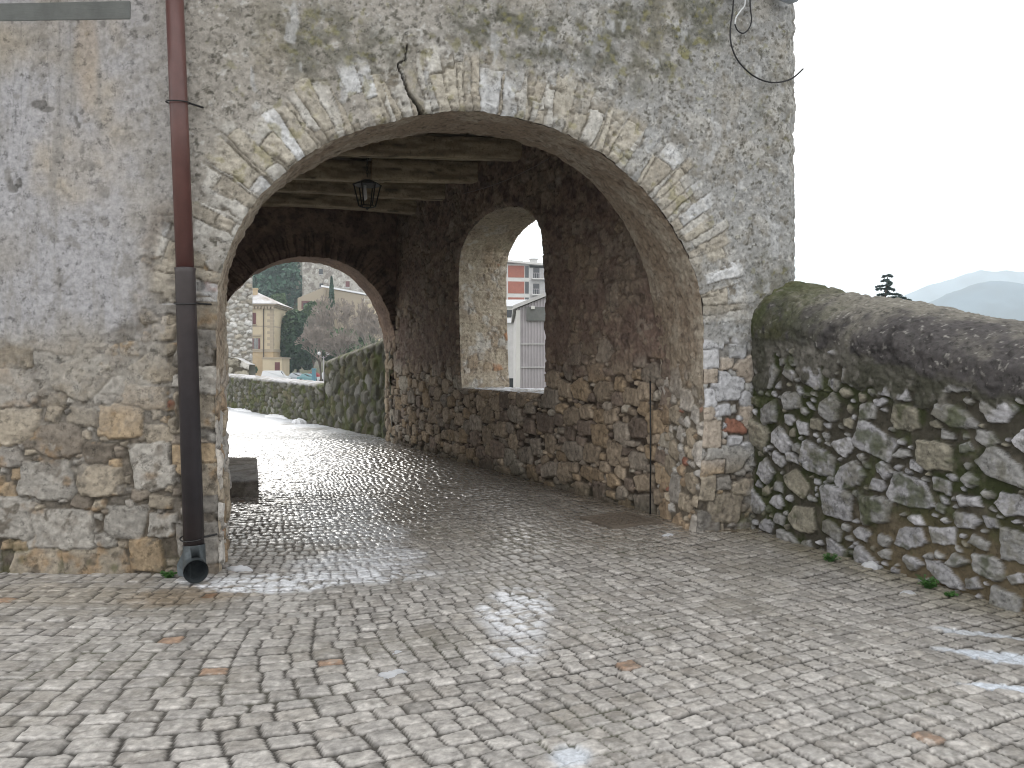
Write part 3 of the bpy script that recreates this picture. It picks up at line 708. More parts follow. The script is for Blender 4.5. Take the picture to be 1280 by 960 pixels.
th = T1*tt*tt*(3-2*tt); gx = np.where(s_ < xa, 0, T1*(xb-xa)*(tt**3-.5*tt**4)+T1*np.maximum(s_-xb, 0))
wv = .012*fbm(X, Y, .35, 3, 200)+.05*fbm(X, Y, 2.2, 2, 201)
vv = (Y-gx)+wv; uu = X+th*(Y-5)+.012*fbm(X, Y, .3, 3, 202)
rowi, rowd, rowc = cells(vv, .130, .2, 203)
ri = rowi; coli, cold, colc = cells(uu+H(ri, 1, 204)*.125, .122, .3, 205, ri)
edge = np.minimum(rowd*.95, cold)+.004*fbm(X, Y, .04, 3, 206)
# round the corners
cr_ = np.sqrt(np.maximum(.02-rowd, 0)**2+np.maximum(.02-cold, 0)**2); edge = np.where((rowd < .02) & (cold < .02), .02-cr_, edge)
cell_ = ri*977+coli
fade = 1-ss(16, 24, Y)
jw = .0044+.0012*ss(4, 6, Y)+.0035*ss(6, 13, Y)+.004*(fbm(X, Y, .8, 3, 207)+.2)
st = ss(jw*.4, jw+.006, edge)
h = -.011+.011*st+st*((H(cell_, 1, 208)-.5)*.011+((H(cell_, 2, 208)-.5)*.10*rowc+(H(cell_, 3, 208)-.5)*.10*colc)*(1-.5*ss(6, 8, Y)))
flat = np.clip(ss(6.0, 8.0, Y)*.6, 0, 1)
h = h+st*((.007-.005*flat)*fbm(X, Y, .055, 5, 209, .6, ridge=True))
h = h*fade+.02*fbm(X, Y, 1.6, 3, 210)*ss(2, 4, Y)*.8
stc = palette(cell_, [(.39, .372, .35), (.43, .412, .39), (.35, .33, .305), (.32, .305, .285), (.36, .25, .18)], [5, 4, 3, 1.5, .07], 211, .17)
stc = mix(stc, np.array((.50, .49, .46)), .5*ss(.2, .5, fbm(X, Y, .03, 3, 218)))
stc = stc*(1+.6*fbm(X, Y, .035, 4, 212, .65))[..., None]
dirt = ss(.05, .55, fbm(X, Y, .9, 4, 213)+.3*fbm(X, Y, .06, 4, 214))
stc = mix(stc, np.array((.22, .20, .16)), .45*dirt)
stc = mix(stc, np.array((.17, .16, .14)), .6*ss(.45, .75, fbm(X, Y, .045, 4, 215)+.25*H(cell_, 5, 9)))
stc = stc*.93
jc = mix(np.array((.035, .031, .026)), np.array((.075, .068, .058)), ss(-.2, .4, fbm(X, Y, 1.1, 3, 216)))
jc = mix(jc, np.array((.07, .075, .035)), .5*ss(.1, .5, fbm(X, Y, .7, 3, 217)))
c = mix(jc, stc, ss(jw*.6, jw+.004, edge))
c = mix(np.array((.33, .315, .285))+0*c, c, fade)
def gb(px, py, ru, rv, a=0, soft=.5, n=None):
    x, y = G(px, py); dx, dy = X-x, Y-y; ca, sa = math.cos(a), math.sin(a)
    r = np.hypot((dx*ca+dy*sa)/ru, (-dx*sa+dy*ca)/rv)+.45*NZ
    return 1-ss(1-soft, 1+soft*.2, r)
NZ = fbm(X, Y, .35, 4, 220)
# brownish damp by the left wall and along the walls
c = mix(c, c*np.array((.62, .52, .40)), .75*gb(230, 745, .6, .28))
c = mix(c, c*np.array((.75, .66, .5)), .35*gb(60, 745, 1.5, .3))
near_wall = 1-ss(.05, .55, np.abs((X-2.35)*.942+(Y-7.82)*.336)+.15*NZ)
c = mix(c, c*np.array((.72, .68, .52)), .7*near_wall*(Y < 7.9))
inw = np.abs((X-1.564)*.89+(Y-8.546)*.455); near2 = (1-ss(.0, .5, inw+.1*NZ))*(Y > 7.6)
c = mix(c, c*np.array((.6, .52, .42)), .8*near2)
inside = ss(6.2, 7.6, Y-.36*X*0)*(1-ss(15, 17, Y))
c = mix(c, c*np.array((1.0, .98, .94)), inside*.8)
# thin frozen film, leftover snow, and bright reflections painted into the colour
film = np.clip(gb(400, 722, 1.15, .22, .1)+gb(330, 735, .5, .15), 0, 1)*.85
sheen_trail = np.zeros(X.shape)  # icy trail, with the far arch's sky sheen put into its pale colour
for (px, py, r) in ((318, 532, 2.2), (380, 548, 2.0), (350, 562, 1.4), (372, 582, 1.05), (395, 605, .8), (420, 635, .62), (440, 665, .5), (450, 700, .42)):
    sheen_trail = np.maximum(sheen_trail, gb(px, py, r*1.25, r*1.5))
sheen_trail = sheen_trail*ss(-.6, .0, fbm(X, Y, .12, 3, 221)+.2)
mid = gb(645, 770, .25, .75)  # reflection of the side window, painted as a pale patch
iceR = np.clip(gb(1262, 825, .36, .10, -.5)+gb(1265, 862, .30, .06, -.3)+.5*gb(1240, 795, .35, .06, -.4)+gb(715, 945, .12, .16)*.6, 0, 1)
farsnow = ss(17, 21, Y+.8*NZ)*(1-.75*ss(.15, .4, fbm(X*.5, Y, .9, 3, 222)))
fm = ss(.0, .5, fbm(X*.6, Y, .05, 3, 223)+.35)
c = mix(c, np.array((.74, .76, .80)), np.clip(film*1.25*fm+iceR*.8+mid*fm*.95+.92*sheen_trail*(.5+.5*fm), 0, 1)*ss(jw*.3, jw+.01, edge)**.5)
c = mix(c, np.array((.60, .66, .74)), .8*ss(.1, .8, iceR))
c = mix(c, np.array((.66, .69, .74)), farsnow*.9)
wet = np.clip(.34+.35*inside+.7*sheen_trail+.55*film+.5*mid+.25*ss(-.2, .4, fbm(X, Y, .9, 4, 226)), 0, 1)*ss(jw*.5, jw+.008, edge)*(1-farsnow)
h = h+farsnow*.03
rough = .50-.12*ss(-.3, .5, fbm(X, Y, 1.3, 3, 224))
rough = rough-.22*inside-.2*film-.26*sheen_trail-.14*mid; rough = np.where(edge < jw, .75, rough); rough = mix(rough[..., None], np.array([.6]), farsnow)[..., 0]
rough = np.clip(rough, .16, .9)
# leave out what lies under the buildings
xc = .25*(X[:-1, :-1]+X[1:, :-1]+X[1:, 1:]+X[:-1, 1:]); yc = .25*(Y[:-1, :-1]+Y[1:, :-1]+Y[1:, 1:]+Y[:-1, 1:])
east = np.interp(yc, [-4, 7.82, 8.55, 16.1, 17.2, 21.3, 29.1, 37], [6.6, 2.6, 1.9, -2.0, -2.3, -5.0, -10.0, -15.4])
west = np.where(yc < 6.3, -99, np.where(yc > 14.6, -99, np.interp(yc, [6.3, 14.6], [-2.9, -6.2])))
keep = (xc < east+.12) & (xc > west-.2)
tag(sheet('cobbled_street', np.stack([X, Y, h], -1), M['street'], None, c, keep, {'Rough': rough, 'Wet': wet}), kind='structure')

# ================================================================== PARAPETS
def parapet(name, label, path, sax, wax_f, zf_f, zb_f, thick, colf, material, seed, hb=-.1, side=1):
    """swept wall: front face, rounded coping, back face. path gives base point and direction at s"""
    path = np.array(path, float); L = np.r_[0, np.cumsum(np.hypot(*np.diff(path, axis=0).T))]
    bx_ = np.interp(sax, L, path[:, 0]); by_ = np.interp(sax, L, path[:, 1])
    tx = np.gradient(bx_, sax); ty = np.gradient(by_, sax); k = 31; ker = np.ones(k)/k
    tx = np.convolve(np.pad(tx, k//2, 'edge'), ker, 'valid'); ty = np.convolve(np.pad(ty, k//2, 'edge'), ker, 'valid'); tl = np.hypot(tx, ty)
    nx, ny = -ty/tl*side, tx/tl*side                        # points to the back of the wall
    zf, zb = zf_f(sax), zb_f(sax)
    nf, nt, nk = wax_f
    rows = []
    hf = np.linspace(0, 1, nf)
    prof = [(0*sax, hb+(zf-hb)*q) for q in hf]
    for q in np.linspace(0, 1, nt)[1:]:
        a = q*math.pi/2
        prof.append((thick*(.35*q+.65*(1-math.cos(a))), zf+(zb-zf)*(.45*q+.55*math.sin(a))))
    for q in np.linspace(0, 1, nk)[1:]:
        prof.append((thick+0*sax, zb+(hb-1.5-zb)*q))
    O = np.stack([p[0]+0*sax for p in prof], 1); Z = np.stack([p[1]+0*sax for p in prof], 1)
    P = np.stack([bx_[:, None]+nx[:, None]*O, by_[:, None]+ny[:, None]*O, Z], -1)
    gu = np.gradient(P, axis=0); gv = np.gradient(P, axis=1); N = np.cross(gu, gv); N /= np.linalg.norm(N, axis=-1, keepdims=True)+1e-9
    ref = -np.stack([nx, ny], -1)[len(sax)//2]
    if np.dot(N[len(sax)//2, nf//2, :2], ref) < 0: N = -N
    wlen = np.r_[0, np.cumsum(np.linalg.norm(np.diff(P[len(sax)//2], axis=0), axis=-1))]
    h, c = colf(sax, wlen, P, zf, zb, nf, nt)
    o = sheet(name, P+N*h[..., None], material, None, c)
    tag(o, label, 'wall'); return o
def near_col(sa, wa, P, zf, zb, nf, nt):
    Sg, Wg = np.meshgrid(sa, wa, indexing='ij'); Z = P[..., 2]
    I, e, du, dv, r = stones(sa, wa[:nf+nt], [(.105, 160), (.082, 900), (.06, 3500), (.042, 7000), (.027, 9000), (.016, 12000)], 1.6, 301, .016, (2.0, 4.2), 1.27, .4)
    pad = lambda a, v: np.concatenate([a, np.full((a.shape[0], len(wa)-a.shape[1]), v, a.dtype)], 1)
    I, e, du, dv = pad(I, 0), pad(e, -.02), pad(du, 0), pad(dv, 0)
    n1 = fbm(Sg, Wg, .5, 4, 302); n2 = fbm(Sg, Wg, .12, 4, 303); n3 = fbm(Sg, Wg, .035, 4, 304)
    crk = ss(.90, .97, 1-np.abs(fbm(Sg, Wg, .55, 4, 316, .55)))
    cope = ss(-.04, .02, Z-zf[:, None]+.10+.12*n1+.06*n2)
    cover = np.maximum(cope, ss(.1, .35, n1+.7*n2-.62+1.35*ss(1.15, 1.7, Z)-.2*ss(.9, 1.7, Sg)*0))
    h = .036*ss(-.006, .010, e)+ss(0, .015, e)*((H(I, 1, 305)-.5)*.035+(H(I, 2, 305)-.5)*.22*du+(H(I, 3, 305)-.5)*.25*dv)+.012*fbm(Sg, Wg*1.8, .08, 4, 306, ridge=True)*ss(0, .02, e)+.012*n2*(e < 0)
    hc = .022+.010*n1+.011*n2+.008*n3+.010*cope+.014*fbm(Sg, Wg, .07, 4, 315, .6, ridge=True)*(1-.6*cope)
    hc = hc-.012*crk
    h = mix(h, hc, cover)
    s = palette(I, [(.33, .33, .345), (.27, .27, .265), (.42, .42, .44), (.24, .225, .18), (.30, .23, .16)], [4, 3.4, 1.6, 1.8, .08], 307, .14)*(1+.32*fbm(Sg, Wg*2, .05, 4, 308))[..., None]
    s = mix(s, np.array((.15, .145, .115)), .7*ss(.0, .4, fbm(Sg, Wg, .12, 5, 309, .6)))
    m = mix(np.array((.060, .055, .042)), np.array((.038, .045, .018)), ss(-.1, .3, fbm(Sg, Wg, .25, 4, 310)))
    m = mix(m, np.array((.14, .125, .10)), .35*ss(.2, .5, n2))
    brown = ss(1.2, 2.4, Sg)*(1-ss(.2, .7, Z)); m = mix(m, np.array((.15, .12, .075)), brown*.8)
    c = mix(m, s, ss(-.002, .005, e))
    c = mix(c, np.array((.06, .07, .03)), .75*ss(.25, .55, fbm(Sg, Wg, .16, 4, 311)+.25*ss(.7, 1.5, Z)-.05))
    cc = mix(np.array((.115, .11, .095)), np.array((.06, .06, .045)), ss(-.2, .4, n1+.5*n2)); cc = mix(cc, np.array((.21, .20, .18)), .6*ss(.15, .5, fbm(Sg, Wg, .08, 4, 312)))
    cop = mix(np.array((.19, .18, .155)), np.array((.075, .07, .07)), ss(-.15, .5, n1+.35*n2+.75*(1-ss(.08, .30, Z-zf[:, None]))-.35))
    cop = mix(cop, np.array((.40, .39, .36)), .5*ss(.4, .6, fbm(Sg, Wg, .03, 3, 313))); cop = mix(cop, np.array((.05, .05, .045)), .7*ss(.25, .5, fbm(Sg, Wg, .04, 4, 314, .65)))
    crk = crk*ss(.0, .3, n2)
    cop = cop*(1-.4*crk)[..., None]
    green = (1-ss(.4, 1.6, Sg+.6*n1+.4*n2))*ss(-.5, .3, fbm(Sg, Wg, .08, 4, 317)+.3); cop = mix(cop, mix(np.array((.05, .06, .02)), np.array((.08, .085, .03)), ss(-.1, .4, n2)), green*.85)
    cc = mix(cc, cop, cope)
    return h, mix(c, cc, cover)
pd = np.array((.336, -.942)); A0 = np.array((2.35, 7.82))
def nz_zb(s): s = s-.4; return np.where(s < 3.2, 2.40-.215*s, 2.40-.215*3.2-.06*(s-3.2)*np.exp(-(s-3.2)*.1))+.012*np.sin(s*5)
def nz_zf(s): s = s-.4; return np.where(s < 3.2, 2.02-.165*s, 2.02-.165*3.2-.06*(s-3.2)*np.exp(-(s-3.2)*.1))+.01*np.sin(s*4+1)
sax = ax((0, 4.0, .0088), (4.0, 8.2, .04))
parapet('parapet_wall', 'mossy rubble parapet wall with grey mortar coping sloping up to the right side of the gatehouse', [A0-pd*.4, A0+pd*7.8], sax, (225, 75, 30), nz_zf, nz_zb, .5, near_col, M['rock'], 1)
def farp_col(sa, wa, P, zf, zb, nf, nt):
    Sg, Wg = np.meshgrid(sa, wa, indexing='ij'); Z = P[..., 2]
    I, e, du, dv, r = stones(sa, wa[:nf+nt], [(.095, 1500), (.07, 5000), (.05, 9000)], 1.9, 321, .03, (2.0, 4), 1.04, .6)
    pad = lambda a, v: np.concatenate([a, np.full((a.shape[0], len(wa)-a.shape[1]), v, a.dtype)], 1)
    I, e, du, dv = pad(I, 0), pad(e, -.02), pad(du, 0), pad(dv, 0)
    n2 = fbm(Sg, Wg, .2, 4, 323)
    h = .05*ss(-.006, .03, e)+ss(0, .03, e)*(H(I, 1, 325)-.5)*.05+.02*n2
    s = palette(I, [(.15, .145, .125), (.10, .098, .08), (.21, .205, .185), (.11, .10, .065)], [4, 4, 1.0, 2], 327, .2)*(1+.3*n2)[..., None]
    m = mix(np.array((.07, .068, .045)), np.array((.06, .07, .025)), ss(-.1, .3, n2))
    c = mix(m, s, ss(-.004, .01, e)); c = mix(c, np.array((.08, .09, .035)), .7*ss(.1, .5, fbm(Sg, Wg, .35, 4, 329)+.3*(1-ss(0, .6, Z))))
    top = ss(-.06, .02, Z-zf[:, None]+.04*n2); lowp = ss(5.2, 5.5, Sg)
    tc = mix(mix(np.array((.16, .15, .13)), np.array((.10, .11, .05)), ss(-.2, .3, n2)), mix(np.array((.5, .5, .52)), np.array((.3, .29, .27)), ss(-.2, .4, n2)), lowp[..., None]*np.ones(3) if False else lowp)
    return mix(h, .03+.02*n2, top), mix(c, tc, top)
fp_ = [(-2.42, 16.3), (-2.75, 17.3), (-5.33, 21.3), (-10.3, 29.1), (-17, 38)]
s_step = math.hypot(.33, 1)+math.hypot(4.1-1.5, 3.9)*.98
sf = ax((0, 6, .028), (6, 27, .05))
st_ = float(np.hypot(-2.42+4.78, 16.3-20.45))
fz = lambda s: np.where(s < st_, 2.16-.56*np.clip((s-.6)/(st_-.6), 0, 1)**.9, 1.03+.13*np.clip((s-st_)/11, 0, 1))
parapet('parapet_wall', 'dark mossy rubble parapet beyond the far arch, high at the arch and low past a step', [fp_[0]]+fp_[1:], sf, (75, 22, 14), fz, lambda s: fz(s)+np.where(s < st_, .16, .05), .45, farp_col, M['far_rock'], 2, side=-1)

# ================================================================== TERRAIN
tx_ = np.unique(np.r_[-6000, -3500, -2000, -1200, -800, np.arange(-500, -120, 12), np.arange(-120, 60, 2.0), np.arange(60, 300, 12), 400, 700, 1200, 2000, 3500, 6000])
ty_ = np.unique(np.r_[-6000, -3000, -1000, -300, -80, np.arange(-30, 60, 1.2), np.arange(60, 240, 4.), np.arange(240, 640, 14), 800, 1200, 2000, 3500, 6500])
X, Y = np.meshgrid(tx_, ty_, indexing='ij')
def terrain(X, Y):
    ed = np.interp(Y, [-60, 0, 7.8, 8.5, 17.3, 21.3, 29, 38, 60], [12, 5.6, 2.9, 2.5, -2.1, -4.9, -9.8, -16.5, -40])
    q = X/np.maximum(Y, 8.); east = ss(.4, 6, X-ed)*(1-ss(60, 90, Y)*0)
    dep = 1.3+11*ss(-.16, -.04, q); dep = np.where(Y < 12, 9, dep)
    z = -.07-east*dep*(Y < 60)-(Y >= 60)*dep
    l = 1-ss(-.14, .0, q)
    hill = np.where(Y < 165, 0, np.where(Y < 225, .25*(Y-165), 15+.6*(Y-225)))
    hill = np.minimum(hill, 110)
    return z+l*hill+(ss(60, 200, Y)*1.5)*fbm(X, Y, 60, 3, 400)*l
Z = terrain(X, Y)
cg = mix(np.array((.10, .11, .06)), np.array((.20, .19, .16)), ss(-.2, .4, fbm(X, Y, 8, 4, 401))); pk = (Y > 60)*(Y < 165); cg = mix(cg, np.array((.22, .22, .23)), pk*.8*1.0)
cg = mix(cg, np.array((.30, .29, .27)), (Y < 3)*1.0)
tag(sheet('ground', np.stack([X, Y, Z], -1), M['far_rock'], None, cg), kind='structure')
# hills on the horizon to the right, haze tint put in their colour
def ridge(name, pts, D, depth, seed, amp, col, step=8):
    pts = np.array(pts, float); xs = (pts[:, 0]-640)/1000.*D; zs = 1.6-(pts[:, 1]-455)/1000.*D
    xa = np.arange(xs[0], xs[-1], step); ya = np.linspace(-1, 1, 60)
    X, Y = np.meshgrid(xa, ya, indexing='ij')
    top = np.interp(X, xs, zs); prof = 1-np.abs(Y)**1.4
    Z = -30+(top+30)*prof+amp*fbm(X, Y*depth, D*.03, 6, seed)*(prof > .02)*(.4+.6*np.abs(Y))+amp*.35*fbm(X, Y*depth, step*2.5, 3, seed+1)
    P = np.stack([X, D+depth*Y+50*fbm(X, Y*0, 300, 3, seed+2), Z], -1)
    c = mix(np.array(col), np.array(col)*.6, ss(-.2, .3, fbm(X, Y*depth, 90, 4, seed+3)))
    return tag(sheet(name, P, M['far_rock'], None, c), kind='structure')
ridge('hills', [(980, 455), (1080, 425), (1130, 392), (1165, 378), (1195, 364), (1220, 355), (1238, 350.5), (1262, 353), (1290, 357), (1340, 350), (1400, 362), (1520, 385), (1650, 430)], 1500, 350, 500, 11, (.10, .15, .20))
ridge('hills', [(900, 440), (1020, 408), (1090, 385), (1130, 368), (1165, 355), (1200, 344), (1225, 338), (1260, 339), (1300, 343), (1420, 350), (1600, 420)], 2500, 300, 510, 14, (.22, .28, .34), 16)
hz = MB(); hz.box(-700, 2900, -60, 2900, -62, 340)
hm = bpy.data.materials.new('haze_air'); hm.use_nodes = True; hn = hm.node_tree.nodes; hn.clear()
ho = hn.new('ShaderNodeOutputMaterial'); pv = hn.new('ShaderNodeVolumePrincipled'); pv.inputs['Color'].default_value = (.82, .92, 1, 1); pv.inputs['Density'].default_value = .00045
hm.node_tree.links.new(pv.outputs[0], ho.inputs['Volume'])
HZ = hz.build('haze', hm); tag(HZ, kind='stuff')

# ================================================================== VEGETATION
rng = np.random.RandomState(5)
def cloud(name, C, size, material, parent=None, up=.3, asp=1.0):
    n = len(C); size = np.broadcast_to(size, (n,))
    N = rng.normal(size=(n, 3)); N[:, 2] += up; N /= np.linalg.norm(N, axis=1)[:, None]
    a = np.cross(N, rng.normal(size=(n, 3))); a /= np.linalg.norm(a, axis=1)[:, None]; b = np.cross(N, a)
    a = a*size[:, None]*asp; b = b*size[:, None]
    k = rng.uniform(.6, 1.2, (n, 4, 1))
    V = np.stack([C-a*k[:, 0], C-b*k[:, 1], C+a*k[:, 2], C+b*k[:, 3]], 1).reshape(-1, 3)
    me = bpy.data.meshes.new(name); me.vertices.add(4*n); me.vertices.foreach_set('co', V.astype(np.float32).ravel())
    me.loops.add(4*n); me.loops.foreach_set('vertex_index', np.arange(4*n, dtype=np.int32)); me.polygons.add(n)
    me.polygons.foreach_set('loop_start', np.arange(0, 4*n, 4, dtype=np.int32)); me.polygons.foreach_set('loop_total', np.full(n, 4, np.int32)); me.update(calc_edges=True)
    me.materials.append(material); o = link(bpy.data.objects.new(name, me))
    if parent is not None: local(o, parent)
    return o
def crown_pts(cx, cy, cz, rx, ry, rz, nb, per, br=.38):
    out = []
    for _ in range(nb):
        d = rng.normal(size=3); d /= np.linalg.norm(d); t = rng.uniform(.35, .85); c = np.array((cx+d[0]*rx*t, cy+d[1]*ry*t, cz+d[2]*rz*t)); r = br*rng.uniform(.6, 1.2)
        q = rng.normal(size=(per, 3)); q /= np.linalg.norm(q, axis=1)[:, None]; q *= rng.uniform(.6, 1, (per, 1))**.6
        out.append(c+q*np.array((rx, ry, rz))*r)
    return np.vstack(out)
def at(px, py, Y): return ((px-640)/1000.*Y, Y, 1.6-(py-455)/1000.*Y)
def leafy(name, label, cat, px, top, bot, wpx, Y, m, nb=22, per=260, sz=.28, group=None, base=None):
    x, _, zt_ = at(px, top, Y); zb_ = at(px, bot, Y)[2]; z0 = base if base is not None else float(terrain(np.array([x]), np.array([Y]))[0])
    o = empty(name, (x, Y, z0)); tag(o, label, cat, group); r = wpx/2000.*Y
    local(MB().tube([(x, Y, z0-.3), (x+.1, Y, (z0+zb_)/2), (x, Y, (zt_+zb_)/2)], [r*.09, r*.07, r*.03], 8).build('trunk', M['bark'], smooth=True), o)
    cloud('crown', crown_pts(x, Y, (zt_+zb_)/2, r, r*.8, (zt_-zb_)/2, nb, per), sz, m, o); return o
leafy('oak_tree', 'dark evergreen oak left of the bare trees and beside the ochre house', 'tree', 372, 392, 468, 62, 148, M['leaf'], 30, 420, .36)
leafy('oak_tree', 'green bushy tree in front of the stone house on the slope', 'tree', 391, 378, 415, 46, 178, M['leaf2'], 24, 300, .38)
leafy('garden_tree', 'small round pale green tree on the slope left of the stone house', 'tree', 348.5, 366, 388, 19, 195, M['leaf2'], 14, 200, .28)
leafy('shrub', 'low clipped green hedge on the slope above the dark oak', 'hedge', 350, 385, 401, 54, 182, M['leaf2'], 24, 160, .36)
leafy('oak_tree', 'shaded green tree low behind the parked cars', 'tree', 345, 408, 462, 30, 152, M['leaf'], 16, 260, .34)
leafy('shrub', 'small dark bush at the foot of the rubble tower', 'shrub', 319, 458, 468, 8, 118, M['leaf'], 6, 80, .14)
# cypress
x, Y_, z = at(414.5, 380, 205); o = empty('cypress_tree', (x, Y_, z-3)); tag(o, 'slim dark pointed cypress in front of the stone house', 'tree')
local(MB().tube([(x, Y_, z-3.2), (x, Y_, z+3)], [.25, .1], 6).build('trunk', M['bark']), o)
k = 2600; tq = rng.uniform(0, 1, k); rad = (.95*np.minimum(1, tq*6+.3)*(1-tq)**.55)*rng.uniform(.6, 1, k); an = rng.uniform(0, 6.28, k)
cloud('crown', np.stack([x+rad*np.cos(an), Y_+rad*np.sin(an), z-2.5+tq*9.6], -1), .2, M['leaf'], o)
# bare winter trees: branching limbs with fine twigs
def bare(label, px, top, wpx, Y, seed, m='twig', name='bare_tree', base=None):
    rs = random.Random(seed); x, _, zt_ = at(px, top, Y); z0 = float(terrain(np.array([x]), np.array([Y]))[0]) if base is None else base
    Ht = zt_-z0; r = wpx/2000.*Y
    o = empty(name, (x, Y, z0)); tag(o, label, 'tree', 'bare winter trees beyond the street')
    tr, tw = MB(), MB()
    def grow(p, d, L, rad, k):
        q = p+d*L; (tr if k < 2 else tw).tube([p, (p+q)/2+Vector([rs.uniform(-.05, .05)*L for _ in range(3)]), q], [rad, rad*.8, rad*.6], 4 if k > 1 else 7, cap=False)
        if k >= 7: return
        n = 3 if k in (0, 1, 3) else (3 if k == 2 else 2 if rs.random() < .5 else 3)
        for _ in range(n):
            nd = (d+Vector((rs.uniform(-1, 1)*.85, rs.uniform(-1, 1)*.85, rs.uniform(-.3, .55)))*.95).normalized()
            nd.x *= 1.0; grow(q, nd, L*rs.uniform(.62, .82), max(rad*.58, .018), k+1)
    grow(Vector((0, 0, -.2)), Vector((rs.uniform(-.1, .1), 0, 1)).normalized(), 1.0, .075, 0)
    for b_ in (tr, tw):
        pass
    allv = np.array(tr.v+tw.v); mx_ = np.abs(allv[:, 0]).max(); mz = allv[:, 2].max(); my = np.abs(allv[:, 1]).max()
    f = lambda v: (x+v[0]/mx_*r, Y+v[1]/my*r*.8, z0+v[2]/mz*Ht)
    tr.v = [f(v) for v in tr.v]; tw.v = [f(v) for v in tw.v]
    local(tr.build('trunk', M['bark']), o); local(tw.build('crown', M[m]), o); return o
bare('large bare winter tree with pale brown twigs, nearest the cypress', 428, 368, 84, 128, 1)
bare('bare winter tree leaning over the far parapet, rightmost beyond the arch', 470, 372, 72, 112, 2)
bare('low bare tree with purplish twigs behind the parked cars', 402, 405, 66, 122, 3)
bare('bare tree filling the gap between the cypress and the arch side', 450, 392, 66, 135, 6)
bare('wide bare tree low behind the tall part of the far parapet', 436, 410, 74, 118, 8)
bare('thin bare tree just left of the cypress, before the stone house', 392, 388, 40, 138, 9)
bare('bare tree at the foot of the terrace railing', 466, 388, 50, 145, 10)
leafy('shrub', 'dull green shrubs filling the slope below the bare trees', 'shrub', 432, 408, 462, 100, 156, M['leaf2'], 34, 260, .4)
# forest on the hillside
pts = []; szs = []
for _ in range(520):
    Yv = rng.uniform(215, 420); q = rng.uniform(-.40, -.13); xx = q*Yv; zz = float(terrain(np.array([xx]), np.array([Yv]))[0])
    if q > -.275 and Yv < 262: continue
    r = rng.uniform(2.6, 5.0); n = 150
    d = rng.normal(size=(n, 3)); d /= np.linalg.norm(d, axis=1)[:, None]; d[:, 2] = d[:, 2]*1.15
    d *= rng.uniform(.72, 1.0, (n, 1)); pts.append(np.array((xx, Yv, zz+r*.9))+d*r)
tag(cloud('wooded_hillside', np.vstack(pts), .75, M['pine']), 'dark green woods covering the hillside behind the village houses', 'woods', kind='stuff')
# cedar beyond the near parapet
x, Y_, zt_ = at(1106, 344, 62); o = empty('cedar_tree', (x, Y_, -9)); tag(o, 'lone cedar top with layered drooping boughs against the white sky', 'tree')
cp_ = []; lb = MB().tube([(x, Y_, -9.2), (x-.1, Y_, 0), (x-.15, Y_, 5.5), (x+.25, Y_, zt_)], [.35, .25, .12, .03], 8)
zz = zt_-.1; i = 0
while zz > -4:
    fr_ = (zt_-zz)
    for k in range(3):
        a = i*2.4+k*2.1+rng.uniform(-.3, .3); L = (.42+.50*fr_)*rng.uniform(.5, 1.3); L = min(L, 3.4)
        if fr_ < 2.6 and math.cos(a) < -.2: L *= .55
        end = np.array((x+L*math.cos(a), Y_+L*math.sin(a), zz-.05-rng.uniform(-.15, .35)*L)); st0 = np.array((x+.1*(fr_ < 1), Y_, zz+.05))
        lb.tube([st0, (st0+end)/2+np.array((0, 0, .12*L)), end], [.035, .025, .01], 4, cap=False)
        n = int(90*L); t = rng.uniform(.15, 1, n); p = st0+(end-st0)*t[:, None]+np.stack([0*t, 0*t, .4*L*t*(1-t)], -1)
        p += rng.normal(size=(n, 3))*np.array((.07, .07, .03)); cp_.append(p)
    zz -= rng.uniform(.22, .5); i += 1
cloud('crown', np.vstack(cp_), .085, M['cedar'], o, up=1.5, asp=1.6); local(lb.build('trunk', M['bark']), o)

# ================================================================== VILLAGE BEYOND THE FAR ARCH
def frame(px, Y, rot=0):
    x0 = (px-640)/1000.*Y; c, s = math.cos(R(rot)), math.sin(R(rot))
    return lambda x, y, z: (x0+x*c-y*s, Y+x*s+y*c, z)
# rubble tower
o = empty('rubble_tower', (-16.5, 48, 0)); tag(o, 'pale grey rubble stone tower at the left edge of the far arch', 'tower')
tp = Plane((-23, 46.6), (7.6, 1.0), (.13, -.99)); LL = 7.62
a_ = ax((0, 3.5, .15), (3.5, LL, .045)); b_ = ax((-.2, 9.5, .045)); U, V = np.meshgrid(a_, b_, indexing='ij')
I, e, du, dv, r = stones(a_[a_ > 0], b_, [(.15, 1500), (.11, 5000), (.075, 9000)], 1.5, 601, .03)
I = np.vstack([I[:1], I]); e = np.vstack([e[:1], e]); 
s = palette(I, [(.50, .49, .47), (.42, .41, .38), (.56, .56, .55), (.36, .33, .28)], [4, 3, 2, 1], 602)*(1+.2*fbm(U, V, .2, 3, 603))[..., None]
c = mix(np.array((.30, .28, .25)), s, ss(-.01, .02, e)); local(sheet('wall', tp.P(U, V, .07*ss(-.01, .05, e)), M['far_rock'], None, c), o)
e1 = tp.P(LL, 0)[:2]
mb = MB(); mb.add([(*(tp.P(0, 0, -.05)[:2]), -.2), (*(tp.P(LL, 0, -.05)[:2]), -.2), (e1[0]-4.2, e1[1]+8, -.2), (e1[0]-12, e1[1]+7, -.2)]+[(*(tp.P(0, 0, -.05)[:2]), 9.5), (*(tp.P(LL, 0, -.05)[:2]), 9.5), (e1[0]-4.2, e1[1]+8, 9.5), (e1[0]-12, e1[1]+7, 9.5)], [(0, 1, 2, 3), (4, 5, 6, 7), (0, 1, 5, 4), (1, 2, 6, 5), (2, 3, 7, 6), (3, 0, 4, 7)])
local(mb.build('tower_body', M['concrete']), o)
